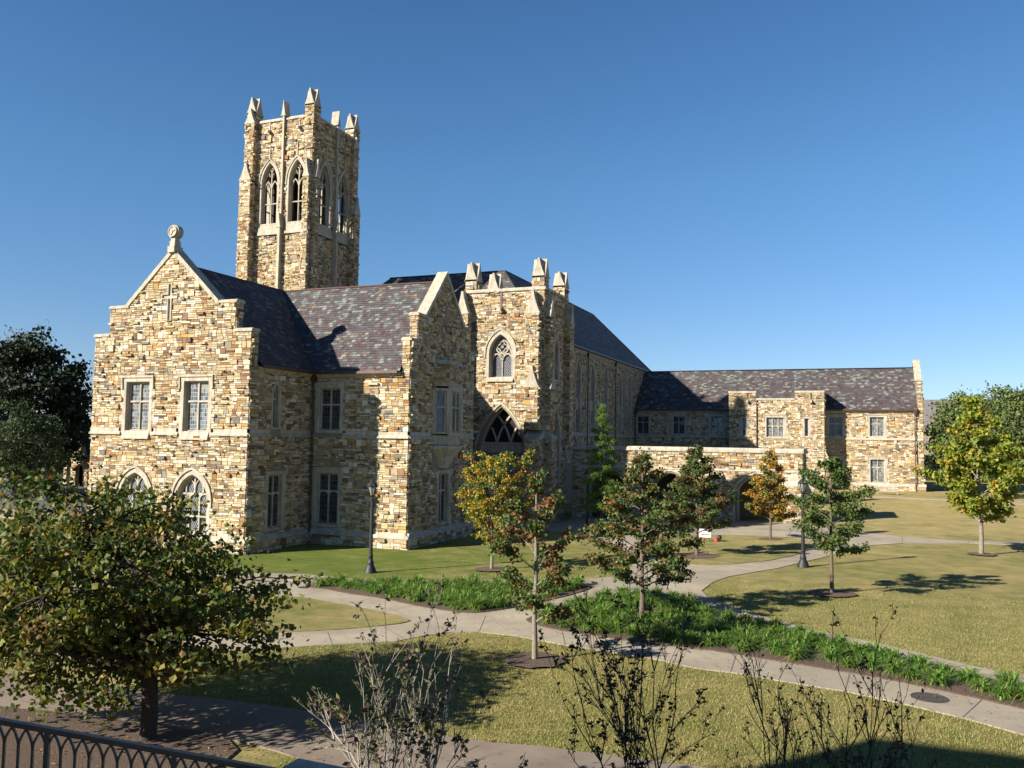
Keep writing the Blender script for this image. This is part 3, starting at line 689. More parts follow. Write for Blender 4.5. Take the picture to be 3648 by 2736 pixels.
mb = MB(); mb.poly([(-31.3, 53.3, 10.4), (-31.3, 61.3, 10.4), (C1, 61.3, 17.35), (C1, 53.3, 17.35)]); mb.poly([(-43.7, 53.3, 10.4), (C1, 53.3, 17.35), (C1, 61.3, 17.35), (-43.7, 61.3, 10.4)]); mb.build('rear_roof', M['slate'], lib)
gutter(lib, (-31.2, 39.35, 10.3), (-31.2, 44.3, 10.3)); gutter(lib, (-31.1, 44.4, 10.3), (-25.25, 44.4, 10.3))
downpipe(lib, C1+HW+.22, Y2-.2, -.05, 10.4)
tr = MB()
strip(tr, w1, C1-HW-.05, C1+HW+.05, 6.42, gaps=((-41.0, -38.6), (-36.55, -34.15))); strip(tr, we1, 38.65, Y2, 6.42, gaps=((40.6, 41.6),)); strip(tr, w2, C1+HW, X2+.05, 6.42, gaps=((-31.3, -29.2),)); strip(tr, w2e, Y2-.05, 53.9, 6.42, gaps=((47.5, 51.4),))
tr.build('string_course', LI, lib)
tr = MB()
for w_, a, b in ((we1, 39.3, Y2), (w2, C1+HW, X2-.6)):
    w_.prism(tr, [(.02, 10.08), (.06, 10.12), (.3, 10.36), (-.05, 10.36), (-.05, 10.08)][::-1], a, b)
    s = a+.5
    while s < b: w_.box(tr, s-.03, s+.03, 10.1, 10.33, 0, .2); s += 1.05
tr.build('cornice', LI, lib)
for k, (w_, a, b) in enumerate(((w1, C1-HW, C1+HW), (we1, 38.7, Y2-.3), (w2, C1+HW+.3, X2), (w2e, Y2, 53.9))): plinth(lib, w_, a, b, .62, 60+k)

# ---- entrance tower ---------------------------------------------------
YT, TL, TR_ = 64.0, -29.9, -23.0
wt = Wall((0, YT), (1, 0)); wte = Wall((TR_, 0), (0, 1)); ops, holes = [], []
o, f, _ = window(lib, wt, -26.8, 1.95, 11.5, 13.45, 15.0, fw=.34, lights=2, glass='g_dia', hood=True, depth=.55, tracery=13.3, sill=.3, quoins=False); ops.append(o); holes.append(hole(-26.8, 1.95, 11.5, 13.45, 15.0))
t = MB(); c = -26.8; d0, d1 = -.54, -.36
ring = lambda cx_, cz_, r_, n=18: [(cx_+r_*math.cos(2*math.pi*i/n), cz_+r_*math.sin(2*math.pi*i/n)) for i in range(n)]
ribbon(t, wt, ring(c, 14.05, .56), .1, d0, d1, True)
for a in range(4): ribbon(t, wt, ring(c+.26*math.cos(a*math.pi/2), 14.05+.26*math.sin(a*math.pi/2), .19, 12), .07, d0, d1, True)
for sg in (-1, 1):
    ribbon(t, wt, [(c+sg*.48-.45, 12.95), (c+sg*.48-.36, 13.25), (c+sg*.48-.1, 13.46), (c+sg*.48+.1, 13.46), (c+sg*.48+.36, 13.25), (c+sg*.48+.45, 12.95)], .12, d0, d1)
    ribbon(t, wt, [(c+sg*.9, 13.3), (c+sg*.72, 13.75), (c+sg*.6, 14.2)], .09, d0, d1)
    ribbon(t, wt, [(c, 13.1), (c+sg*.2, 13.5)], .1, d0, d1)
t.build('tracery', LI, f)
# great arched portal
pa = (-26.65, 3.9, -.3, 4.9, 8.95)
o = Op(pa[0], pa[1]+.8, -.3, pa[3], pa[4]+.45); ops.append(o); holes.append(hole(*pa))
mb = MB()
for (e, da, db) in ((.46, .1, .1), (.26, .1, -.12), (.26, -.12, -.12), (.1, -.12, -.4), (.1, -.4, -.4), (0, -.4, -1.15)):
    pass
ol = lambda e: outline(pa[0], pa[1]+2*e, pa[2], pa[3], pa[4]+e*1.1, 14)
band(mb, ol(.28), ol(.44), wt, .1, .1); band(mb, ol(.44), ol(.44), wt, -.1, .1); band(mb, ol(.28), ol(.28), wt, -.1, .1); band(mb, ol(.12), ol(.28), wt, -.1, -.1); band(mb, ol(.12), ol(.12), wt, -.4, -.1)
band(mb, ol(-.02), ol(.12), wt, -.4, -.4); band(mb, ol(-.02), ol(-.02), wt, -.85, -.4)
pf = mb.build('portal', LI, lib)
gp = MB(); pl = outline(pa[0], pa[1], 6.0, 6.01, 8.95)
pl = [(s, z) for s, z in ol(-.02) if z > 6.05]; xx = arch_hw(1.93, 4.03, 6.05-4.9); pl = [(pa[0]-xx, 6.05), (pa[0]+xx, 6.05)]+pl
gp.v += [wt.P(s, z, -.78) for s, z in pl]; gp.f.append(tuple(range(len(pl)))); gp.c.append(None); gp.uv.append([(s, z) for s, z in pl]); gp.build('portal_glass', M['dark'], pf)
mb = MB(); P0 = pa[0]
wt.box(mb, P0-2.0, P0+2.0, 5.35, 6.1, -.85, -.55); wt.box(mb, P0-2.0, P0+2.0, 6.0, 6.16, -.85, -.48); wt.box(mb, P0-2.0, P0+2.0, 5.3, 5.42, -.85, -.48)
for k in range(-3, 4): wt.box(mb, P0+k*.52-.03, P0+k*.52+.03, 5.45, 5.98, -.6, -.52)
def arcpts(x0, x1, z0, z1, bulge, n=10):
    return [(x0+(x1-x0)*(i/n)**bulge, z0+(z1-z0)*(i/n)) for i in range(n+1)]
for sg in (-1, 1):
    q = 1.3/2
    for x0 in (-sg*.0+sg*.62, -sg*.62, ):
        # members follow the curve of the arch, springing from the bar
        pts = []
        for i in range(12):
            z = 6.1+2.75*i/11; s = x0-sg*(arch_hw(1.93, 4.03, 6.1-4.9)-arch_hw(1.93, 4.03, z-4.9))
            lim = arch_hw(1.93, 4.03, z-4.9)
            if abs(s) > lim: break
            pts.append((P0+s, z))
        if len(pts) > 1: ribbon(mb, wt, pts, .14, -.76, -.6)
mb.build('portal_tracery', LI, pf)
mb = MB(); wt.box(mb, P0-1.95, P0+1.95, -.3, 5.35, -.85, -.72); 
for k in range(-4, 5): wt.box(mb, P0+k*.48-.02, P0+k*.48+.02, 0, 5.3, -.73, -.69)
for a, b in ((-1.9, -.98), (-.93, -.03), (.03, .93), (.98, 1.9)): wt.box(mb, P0+a, P0+b, 2.4, 2.52, -.73, -.66); wt.box(mb, P0+a, P0+a+.1, 0, 5.3, -.73, -.66); wt.box(mb, P0+b-.1, P0+b, 0, 5.3, -.73, -.66)
mb.build('door', M['door'], pf)
mb = MB(); slab(mb, wt, [(TL, -.8), (TR_, -.8), (TR_, 18.6), (TL, 18.6)], [hole(-26.8, 1.95, 11.5, 13.45, 15.0), outline(pa[0], pa[1]+.2, -.3, pa[3], pa[4]+.1, 14)], -.6, 0); mb.build('wall_backing', MO, lib)
mb = MB(); masonry2(mb, wt, 0, 18.6, lambda z: [(TL, TR_)], ops, 71, (6.45, 6.86)); mb.build('wall', ST, lib)
opsE, holesE = [], []
o, f, _ = window(lib, wte, 67.1, 1.0, 11.5, 13.6, 15.0, fw=.3, lights=1, glass='g_dia', depth=.4, quoins=False, trans=(13.2,)); opsE.append(o); holesE.append(hole(67.1, 1.0, 11.5, 13.6, 15.0))
o, f, _ = window(lib, wte, 67.2, 1.9, 3.0, 6.3, 9.0, fw=.3, lights=2, glass='g_dia', depth=.5, quoins=False, trans=(6.1,)); opsE.append(o); holesE.append(hole(67.2, 1.9, 3.0, 6.3, 9.0))
mb = MB(); slab(mb, wte, [(YT+.6, -.8), (69.8, -.8), (69.8, 18.6), (YT+.6, 18.6)], holesE, -.6, 0); mb.box(TL, TR_-.6, 69.2, 69.8, -.5, 18.6); mb.box(TL, TL+.6, YT+.6, 69.8, -.5, 18.6); mb.box(TL+.6, TR_-.6, YT+.6, 69.2, 17.6, 17.9); mb.build('wall_backing', MO, lib)
mb = MB(); masonry2(mb, wte, 0, 18.6, lambda z: [(YT, 69.8)], opsE, 72, (6.45, 6.86)); masonry(mb, Wall((TL, 0), (0, -1)), 9, 18.6, lambda z: [(-69.8, -YT)], (), 73); mb.build('wall', ST, lib)
tr = MB(); 
for w_, a, b in ((wt, TL-.1, TR_+.1), (wte, YT-.1, 69.9)): w_.prism(tr, [(.14, 18.6), (.14, 18.72), (.02, 18.88), (-.66, 18.88), (-.66, 18.6)][::-1], a, b)
tr.build('coping', LI, lib)
tr = MB(); strip(tr, wt, TL, TR_, 6.5, gaps=((-29.1, -24.2),)); strip(tr, wte, YT, 69.8, 6.5, gaps=((65.9, 68.5),)); tr.build('string_course', LI, lib)
for k, (x, y) in enumerate(((-23.55, 64.55), (-29.6, 64.55), (-23.4, 69.3), (-29.6, 69.3))):
    h = .52; pinnacle(lib, x-h, x+h, y-h, y+h, 18.3, 19.65, 21.25 if k != 2 else 21.0, 80+k*5)
# corner buttresses
buttress(lib, wt, -24.35, -23.2, 10.6, 16.6, 18.45, .7, 101); buttress(lib, wt, -24.3, -23.15, 7.2, 10.6, 12.35, .9, 104)
buttress(lib, wt, -30.6, -29.5, 10.6, 16.8, 18.7, .7, 107); buttress(lib, wt, -24.2, -22.95, -.3, 6.55, 7.2, .95, 110, cap='slope')
buttress(lib, wte, 64.2, 65.2, 10.6, 16.4, 18.2, .45, 113); buttress(lib, wte, 64.15, 65.3, 7.2, 10.5, 12.2, .55, 116); buttress(lib, wte, 64.1, 65.4, -.3, 6.55, 7.2, .7, 119, cap='slope')
buttress(lib, wte, 69.0, 70.0, 6, 16.4, 18.2, .6, 122)
def waterspout(parent, w, s, z0, z1):
    mb = MB(); w.box(mb, s-.07, s+.07, z0+.25, z1, .0, .09); mb.build('spout_channel', M['copper'], parent)
    mb = MB(); w.prism(mb, [(.02, z0), (.5, z0-.12), (.5, z0+.12), (.02, z0+.25)][::-1], s-.12, s+.12); mb.build('waterspout', LI, parent)
waterspout(lib, wt, -26.8, 17.1, 18.9)

# ---- great hall -------------------------------------------------------
XH = -27.2; wh = Wall((XH, 0), (0, 1)); ops, holes = [], []
for c in (75.5, 81.0, 86.7, 92.2, 97.7, 104.6, 109.4):
    o, f, _ = window(lib, wh, c, 1.5, 7.3, 13.4, 15.0, fw=.3, lights=2, glass='g_dia', quoins=False, trans=(9.7, 10.9, 13.0), depth=.4); ops.append(o); holes.append(hole(c, 1.5, 7.3, 13.4, 15.0))
    t = MB(); wh.box(t, c-.74, c+.74, 9.72, 10.88, -.4, -.2); t.build('spandrel_panel', LI, f)
mb = MB(); slab(mb, wh, [(69.9, -.5), (121.5, -.5), (121.5, 16.3), (69.9, 16.3)], holes, -.6, 0); mb.box(-54, XH-.6, 75.4, 76, -.5, 16.2); mb.box(-54, XH-.6, 121, 121.5, -.5, 16.2); mb.build('wall_backing', MO, lib)
mb = MB(); masonry2(mb, wh, 4, 16.1, lambda z: [(69.9, 112.2 if z < 10 else 118)], ops, 131, (6.85, 7.2)); mb.build('wall', ST, lib)
tr = MB(); strip(tr, wh, 70, 112, 6.9, h=.3); wh.prism(tr, [(.02, 15.85), (.25, 16.15), (-.05, 16.15), (-.05, 15.85)][::-1], 70, 118)
for c in (78.2, 84, 89.5, 95, 101, 107): wh.box(tr, c-.12, c+.12, 7, 15.8, -.02, .12)
for c in (80, 86, 92, 97, 103, 109): wh.prism(tr, [(.6, 4.9), (.6, 5.2), (.02, 6.9), (-.05, 6.9), (-.05, 4.9)][::-1], c-.2, c+.2)
tr.build('string_course', LI, lib)
he, hr, hy = 16.35, 24.1, 81.6; xe = XH+.35; xr = -33.8; run = xe-xr; se = hy-run; Lh = math.hypot(run, hr-he)
roof_plane(lib, [(xe, se, he), (xe, 121.5, he), (xr, 114.6, hr), (xr, hy, hr)], (xe, se, he), (0, 1, 0), (xr-xe, 0, hr-he), Lh, 46, lambda b: (run*b/Lh, 121.5-se-6.9*b/Lh), 33, ex=.3, tw=.4)
roof_plane(lib, [(-54.5, se, he), (xe, se, he), (xr, hy, hr), (-47.7, hy, hr)], (-54.5, se, he), (1, 0, 0), (0, hy-se, hr-he), Lh, 27, lambda b: (6.8*b/Lh, xe+54.5-run*b/Lh), 34, ex=.28, tw=.38)
mb = MB(); mb.poly([(xe, 121.5, he), (-40.7, 121.5, he), (xr, 114.6, hr)]); mb.poly([(-40.7, 121.5, he), (-40.7, hy+6.9, he), (xr, hy, hr), (xr, 114.6, hr)]); mb.poly([(-54.5, se, he), (-47.7, hy, hr), (-54.5, 88.5, he)]); mb.poly([(-54.5, 88.5, he), (-47.7, hy, hr), (xr, hy, hr), (-40.7, 88.5, he)])
mb.build('rear_roof', M['slate'], lib)
mb = MB(); mb.tube([(-47.7, hy, hr+.03), (xr, hy, hr+.03), (xr, 114.6, hr+.03)], .1, 6); mb.tube([(xr, hy, hr+.03), (xe, se, he+.05)], .07, 5); mb.tube([(xr, 114.6, hr+.03), (xe, 121.5, he+.05)], .07, 5); mb.build('ridge_flashing', M['slate'], lib)
gutter(lib, (xe, 70, he-.14), (xe, 121.4, he-.14)); downpipe(lib, XH+.2, 89.7, 4, 16.2); downpipe(lib, XH+.2, 101.6, 4, 16.2)

# ================================================================== BELL TOWER
bt = empty('bell_tower', label='tall square sandstone bell tower with paired belfry openings and corner pinnacles', cat='tower')
bx0, bx1, by0, by1, bz = -54.95, -47.4, 66.0, 73.6, 36.95
walls = [Wall((0, by0), (1, 0)), Wall((bx1, 0), (0, 1)), Wall((0, by1), (-1, 0)), Wall((bx0, 0), (0, -1))]
spans = [(bx0, bx1), (by0, by1), (-bx1, -bx0), (-by1, -by0)]
for k, (w_, sp) in enumerate(zip(walls, spans)):
    ops, holes = [], []; cm = (sp[0]+sp[1])/2
    if k == 0: cm = -50.68
    for sg in (-1, 1):
        c = cm+sg*1.6
        o, f, _ = window(bt, w_, c, 1.75, 26.9, 30.9, 32.85, fw=.27, lights=2, glass=None, hood=True, depth=.42, tracery=31.0, quoins=False, trans=(28.9,), base='belfry_opening'); ops.append(o); holes.append(hole(c, 1.75, 26.9, 30.9, 32.85))
        t = MB(); 
        for q in (-1, 1):
            ribbon(t, w_, [(c+q*.4-.36, 30.5), (c+q*.4-.25, 30.85), (c+q*.4, 31.15), (c+q*.4+.25, 30.85), (c+q*.4+.36, 30.5)], .1, -.41, -.27)
            ribbon(t, w_, [(c+q*.4-.36, 31.5), (c+q*.3, 32.0), (c+q*.4+.2 if q < 0 else c+q*.4-.3, 31.6)], .08, -.41, -.27)
        w_.box(t, c-.045, c+.045, 31, 32.2, -.42, -.29); ribbon(t, w_, [(c+.16*math.cos(a*.785), 32.3+.16*math.sin(a*.785)) for a in range(8)], .07, -.41, -.27, True); t.build('tracery', LI, f)
        ops.append(Op(c, 2.5, 25.7, 26.7)); t = MB(); w_.prism(t, [(.16, 25.75), (.16, 25.87), (.035, 26.74), (-.1, 26.9), (-.55, 26.9), (-.55, 25.75)][::-1], c-1.2, c+1.2)
        t.build('sill', LI, f); t = MB(); w_.box(t, c-.05, c+.05, 33.2, 34.6, 0, .12); t.build('finial_strip', LI, f)
    mb = MB(); slab(mb, w_, [(sp[0]+.02, 0), (sp[1]-.02, 0), (sp[1]-.02, bz), (sp[0]+.02, bz)], holes, -.8, 0); mb.build('wall_backing', M['belfry_shade'], bt)
    if k < 2 or True:
        mb = MB(); masonry(mb, w_, 14 if k < 2 else 24, bz, lambda z: [sp], ops, 200+k, far=True); mb.build('wall', ST, bt)
    mb = MB(); 
    for a, b in ((sp[0], cm-.2), (cm+.2, sp[1])): w_.prism(mb, [(.14, bz-.02), (.14, bz+.12), (0, bz+.3), (-.85, bz+.3), (-.85, bz-.02)][::-1], a, b)
    mb.build('coping', LI, bt)
    # thin pilaster strips with small gablets
    mb = MB(); w_.box(mb, cm-.1, cm+.1, 27.6, 37.3, -.02, .3); w_.box(mb, cm-.13, cm+.13, 15, 26.3, -.02, .5); gablet(mb, w_, cm, .42, 37.3, 1.5, -.5, .36, .2); gablet(mb, w_, cm, .4, 26.3, 1.4, -.02, .56, .2)
    mb.build('pilaster', LI, bt)
    for q in (-1, 1): waterspout(bt, w_, cm+q*1.75, 35.9, 37.0)
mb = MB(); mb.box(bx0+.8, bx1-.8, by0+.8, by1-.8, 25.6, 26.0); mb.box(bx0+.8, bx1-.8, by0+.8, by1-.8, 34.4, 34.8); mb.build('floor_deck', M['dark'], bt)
for k, (x, y) in enumerate(((bx0+.35, by0+.35), (bx1-.4, by0+.4), (bx1-.35, by1-.35), (bx0+.35, by1-.35))):
    pinnacle(bt, x-.52, x+.52, y-.52, y+.52, 36.2, 38.05, 39.7, 230+5*k)
buttress(bt, walls[0], -55.25, -53.95, 14, 31.2, 32.9, .8, 251); buttress(bt, walls[0], -54.95, -53.9, 31.2, 36.9, 38.4, .6, 254)
buttress(bt, walls[0], -48.05, -47.42, 14, 31.0, 32.8, .5, 257); buttress(bt, walls[1], 66.1, 66.7, 14, 31, 32.8, .4, 260); buttress(bt, walls[1], 72.4, 73.4, 14, 29, 30.8, .75, 263); buttress(bt, walls[1], 72.5, 73.4, 29, 36, 37.2, .4, 266)

# ================================================================== CLOISTER ARCADE
ar = empty('cloister_arcade', label='low flat-roofed sandstone cloister walk with wide pointed arches beside the entrance tower', cat='arcade')
wa = Wall((0, 70), (1, 0)); AX0, AX1 = -22.4, -3.55; ops, holes = [], []
for c, wd in ((-19.25, 3.1), (-13.9, 2.7), (-6.75, 3.4)):
    ih = outline(c, wd, -.5, 2.45, 3.72, 14); mb = MB()
    L3 = [outline(c, wd+2*e, -.5, 2.45, 3.72+e*1.0, 14) for e in (0, .12, .26, .4)]
    band(mb, L3[2], L3[3], wa, .1, .1); band(mb, L3[3], L3[3], wa, -.1, .1); band(mb, L3[2], L3[2], wa, -.08, .1); band(mb, L3[1], L3[2], wa, -.08, -.08); band(mb, L3[1], L3[1], wa, -.28, -.08); band(mb, L3[0], L3[1], wa, -.28, -.28); band(mb, L3[0], L3[0], wa, -.75, -.28)
    mb.build('arch', LI, ar); ops.append(Op(c, wd+.7, -.5, 2.45, 4.07)); holes.append(outline(c, wd+.24, -.5, 2.45, 3.84, 14))
mb = MB(); slab(mb, wa, [(AX0, -.8), (AX1, -.8), (AX1, 5.62), (AX0, 5.62)], holes, -.7, 0); mb.box(AX0, AX1-.6, 74.4, 75, -.5, 5.5); mb.box(AX0, AX0+.5, 70.7, 74.4, -.5, 5.5); mb.build('wall_backing', MO, ar)
mb = MB(); masonry2(mb, wa, -.3, 5.62, lambda z: [(AX0, AX1)], ops, 301, (4.12, 4.3)); wae = Wall((AX1, 0), (0, 1)); masonry2(mb, wae, -.3, 5.62, lambda z: [(70, 75)], (), 302, (4.12, 4.3))
mb.build('wall', ST, ar)
mb = MB(); wae.box(mb, 70.7, 75, -.5, 5.6, -.6, 0); mb.build('wall_backing', MO, ar)
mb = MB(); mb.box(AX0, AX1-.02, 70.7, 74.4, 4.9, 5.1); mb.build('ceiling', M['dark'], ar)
mb = MB(); mb.box(AX0, AX1-.6, 70.72, 74.98, 5.52, 5.58); mb.build('flat_roof', M['roofmem'], ar)
mb = MB(); 
for w_, a, b in ((wa, AX0, AX1+.1), (wae, 70.75, 75)): w_.prism(mb, [(.16, 5.64), (.16, 5.8), (.02, 6.0), (-.76, 6.0), (-.76, 5.64)][::-1], a, b); w_.prism(mb, [(.1, 4.13), (.1, 4.19), (.03, 4.3), (-.02, 4.3), (-.02, 4.13)][::-1], a, b-.05)
mb.build('coping', LI, ar)
buttress(ar, wa, -17.45, -16.3, -.3, 3.05, 4.12, .75, 311, cap='slope'); buttress(ar, wa, -5.0, -3.6, -.3, 3.05, 4.12, .6, 315, cap='slope'); buttress(ar, wae, 70.2, 71.3, -.3, 2.9, 4.1, .8, 319, cap='slope'); buttress(ar, wa, -11.0, -9.7, -.3, 3.05, 4.12, .7, 323, cap='slope')

# ================================================================== FAR WING
fw_ = empty('long_hall', label='two storey sandstone hall with long slate roof beyond the cloister, at far right', cat='building')
wr = Wall((0, 112), (1, 0)); RX0, RX1 = XH, 8.0; ops, holes = [], []
for c in (-26.0, -21.2, -16.2, -1.8, 2.95):
    o, f, _ = window(fw_, wr, c, 1.55, 7.4, 9.7, fw=.28, lights=2, trans=(8.9,), glass='g_book' if c > 0 else 'g_sq', hood=True); ops.append(o); holes.append(hole(c, 1.55, 7.4, 9.7))
    if c > -5: o, f, _ = window(fw_, wr, c, 1.55, 1.85, 4.55, fw=.28, lights=2, trans=(3.65,), arched=True, glass='g_book' if c > 0 else 'g_sq', hood=True); ops.append(o); holes.append(hole(c, 1.55, 1.85, 4.55))
mb = MB(); slab(mb, wr, [(RX0, -.5), (RX1, -.5), (RX1, 10.7), (RX0, 10.7)], holes, -.6, 0); mb.box(RX0, RX1-.6, 123.4, 124, 0, 10.6); mb.build('wall_backing', MO, fw_)
mb = MB(); masonry2(mb, wr, 0, 12.6, lambda z: [(RX0, RX1)] if z < 10.5 else [(RX1-.6, RX1)], ops, 401, (6.95, 7.32)); masonry(mb, Wall((0, 113), (1, 0)), 12.7, 14.2, lambda z: [(RX1-.6, RX1-.1)], (), 402); mb.build('wall', ST, fw_)
wre = Wall((RX1, 0), (0, 1)); GP3 = (118.0, 6.0, 12.6, 5.0, 14.2, 3.2, 16.9)
mb = MB(); slab(mb, wre, gable_outline(*GP3, -.5), [], -.6, 0); mb.build('wall_backing', MO, fw_)
mb = MB(); masonry(mb, wre, 0, 16.9, gable_span(*GP3), (), 403); mb.build('wall', ST, fw_); gable_coping(fw_, wre, *GP3, .6)
e3, r3 = 10.65, 16.15
Lw = math.hypot(6.35, r3-e3)
roof_plane(fw_, [(RX0, 111.65, e3), (RX1-.6, 111.65, e3), (RX1-.6, 118, r3), (RX0, 118, r3)], (RX0, 111.65, e3), (1, 0, 0), (0, 6.35, r3-e3), Lw, 34.6, lambda b: (0, 34.6), 35, ex=.3, tw=.42)
mb = MB(); mb.poly([(RX0, 124.35, e3), (RX0, 118, r3), (RX1-.6, 118, r3), (RX1-.6, 124.35, e3)]); mb.build('rear_roof', M['slate'], fw_)
mb = MB(); mb.tube([(RX0, 118, r3+.04), (RX1-.6, 118, r3+.04)], .1, 6); mb.build('ridge_flashing', M['slate'], fw_)
gutter(fw_, (RX0, 111.65, e3-.14), (-14.4, 111.65, e3-.14)); gutter(fw_, (-2.9, 111.65, e3-.14), (RX1-.65, 111.65, e3-.14))
downpipe(fw_, 7.1, 111.7, 1, 10.6); downpipe(fw_, -26.9, 111.7, 4, 10.6)
tr = MB(); strip(tr, wr, RX0, RX1, 7.0, h=.32); wr.prism(tr, [(.02, 10.2), (.22, 10.48), (-.05, 10.48), (-.05, 10.2)][::-1], RX0, RX1-.6); tr.build('string_course', LI, fw_)
plinth(fw_, wr, -2.9, RX1, 1.65, 405, zb=.0)
# projecting bay
wb = Wall((0, 109), (1, 0)); ops, holes = [], []
o, f, _ = window(fw_, wb, -8.7, 2.0, 7.15, 9.5, fw=.3, lights=3, trans=(8.5, 9.5), arched=True, light_arch_all=True, glass='g_book', hood=True); ops.append(o); holes.append(hole(-8.7, 2.0, 7.15, 9.5))
for c in (-12.45, -5.0):
    o, f, _ = window(fw_, wb, c, .45, 7.3, 9.4, fw=.24, lights=1, glass='g_sq'); ops.append(o); holes.append(hole(c, .45, 7.3, 9.4))
BX0, BX1 = -14.3, -3.0
def bspan(z): return [(BX0, BX1)] if z < 11.7 else [(BX0, -11.0), (-6.35, BX1)]
mb = MB(); slab(mb, wb, [(BX0, -.2), (BX1, -.2), (BX1, 12.6), (-6.35, 12.6), (-6.35, 11.7), (-11, 11.7), (-11, 12.6), (BX0, 12.6)], holes, -.5, 0); mb.box(BX0, BX0+.5, 109.5, 113.5, 0, 12.6); mb.box(BX0+.5, BX1-.5, 109.5, 113.5, 11.3, 11.5); mb.build('wall_backing', MO, fw_)
wbe = Wall((BX1, 0), (0, 1)); mb = MB(); wbe.box(mb, 109.5, 113.8, 0, 12.6, -.5, 0); mb.build('wall_backing', MO, fw_)
mb = MB(); masonry(mb, wb, 0, 12.6, bspan, ops, 410); masonry(mb, wbe, 0, 12.6, lambda z: [(109, 112 if z < 10.6 else 113.8)], (), 411); mb.build('wall', ST, fw_)
mb = MB()
for a, b, z in ((BX0-.05, -10.95, 12.6), (-6.4, BX1+.05, 12.6), (-10.95, -6.4, 11.7)): wb.box(mb, a, b, z, z+.25, -.6, .1)
wbe.box(mb, 109.6, 113.8, 12.6, 12.85, -.6, .1); mb.build('coping', LI, fw_)
waterspout(fw_, wb, -12.0, 11.5, 12.6); waterspout(fw_, wb, -4.5, 11.5, 12.6); downpipe(fw_, -10.9, 108.85, 4, 11.7, False)
mb = MB(); pts = [(-8.5+.42*math.cos(a*math.pi/8), 11.05+.42*math.sin(a*math.pi/8)) for a in range(16)]; wb.plate(mb, pts, -.02, .04)
ribbon(mb, wb, pts, .08, .02, .1, True)
for k in range(4): a = k*math.pi/4; ribbon(mb, wb, [(-8.5-.36*math.cos(a), 11.05-.36*math.sin(a)), (-8.5+.36*math.cos(a), 11.05+.36*math.sin(a))], .06, .02, .08)
mb.build('medallion', LI, fw_)
buttress(fw_, wbe, 109.1, 110.0, 0, 4.2, 5.8, .6, 415, cap='slope')
# ================================================================== GROUND
def terrain(name, xs, ys, m, dz=0):
    mb = MB(); n = len(ys)
    for x in xs:
        for y in ys: mb.v.append((x, y, g(x, y)+dz))
    for i in range(len(xs)-1):
        for j in range(n-1): mb.f.append((i*n+j, (i+1)*n+j, (i+1)*n+j+1, i*n+j+1)); mb.c.append(None); mb.uv.append(None)
    return tag(mb.build(name, m, None, True), kind='structure')
xs = [-900, -500, -300, -200, -120]+list(range(-100, 61, 2))+[80, 120, 200, 300, 500, 900]
ys = [-200, -60, -30]+list(range(-20, 131, 2))+[150, 200, 300, 500, 900, 1500]
terrain('ground', xs, ys, M['grass'])
def smooth_poly(pts, it=1):
    for _ in range(it):
        q = []
        for i in range(len(pts)):
            a, b = pts[i], pts[(i+1) % len(pts)]
            q += [(a[0]*.8+b[0]*.2, a[1]*.8+b[1]*.2), (a[0]*.2+b[0]*.8, a[1]*.2+b[1]*.8)]
        pts = q
    return pts
def drape(name, pts, m, dz, kind='structure', rim=.0, rough_edge=0, seed=1):
    """flat polygon cut into strips and laid on the terrain, with a short edge down to it"""
    if rough_edge:
        r = random.Random(seed); q = []
        for i in range(len(pts)):
            a, b = Vector(pts[i]), Vector(pts[(i+1) % len(pts)]); n = max(1, int((b-a).length/.25)); t = (b-a).normalized() if (b-a).length > 0 else Vector((1, 0))
            for k in range(n): p = a+(b-a)*k/n; o = r.uniform(-1, 1)*rough_edge; q.append((p.x-t.y*o, p.y+t.x*o))
        pts = q
    bm = bmesh.new(); vs = [bm.verts.new((x, y, 0)) for x, y in pts]
    for t in tessellate_polygon([[Vector((x, y, 0)) for x, y in pts]]): bm.faces.new([vs[i] for i in t])
    bmesh.ops.recalc_face_normals(bm, faces=bm.faces[:])
    x0 = min(p[0] for p in pts); x1 = max(p[0] for p in pts); y0 = min(p[1] for p in pts); y1 = max(p[1] for p in pts)
    x = math.ceil(x0/2)*2
    while x < x1: bmesh.ops.bisect_plane(bm, geom=bm.verts[:]+bm.edges[:]+bm.faces[:], plane_co=(x, 0, 0), plane_no=(1, 0, 0)); x += 2
    y = math.ceil(y0/2)*2
    while y < y1: bmesh.ops.bisect_plane(bm, geom=bm.verts[:]+bm.edges[:]+bm.faces[:], plane_co=(0, y, 0), plane_no=(0, 1, 0)); y += 2
    be = [e for e in bm.edges if len(e.link_faces) == 1]
    for v in bm.verts: v.co.z = g(v.co.x, v.co.y)+dz
    ret = bmesh.ops.extrude_edge_only(bm, edges=be)
    for v in [q for q in ret['geom'] if isinstance(q, bmesh.types.BMVert)]: v.co.z -= dz+.06
    me = bpy.data.meshes.new(name); bm.to_mesh(me); bm.free(); me.materials.append(m)
    o = bpy.data.objects.new(name, me); COL.objects.link(o); o['kind'] = kind; return o
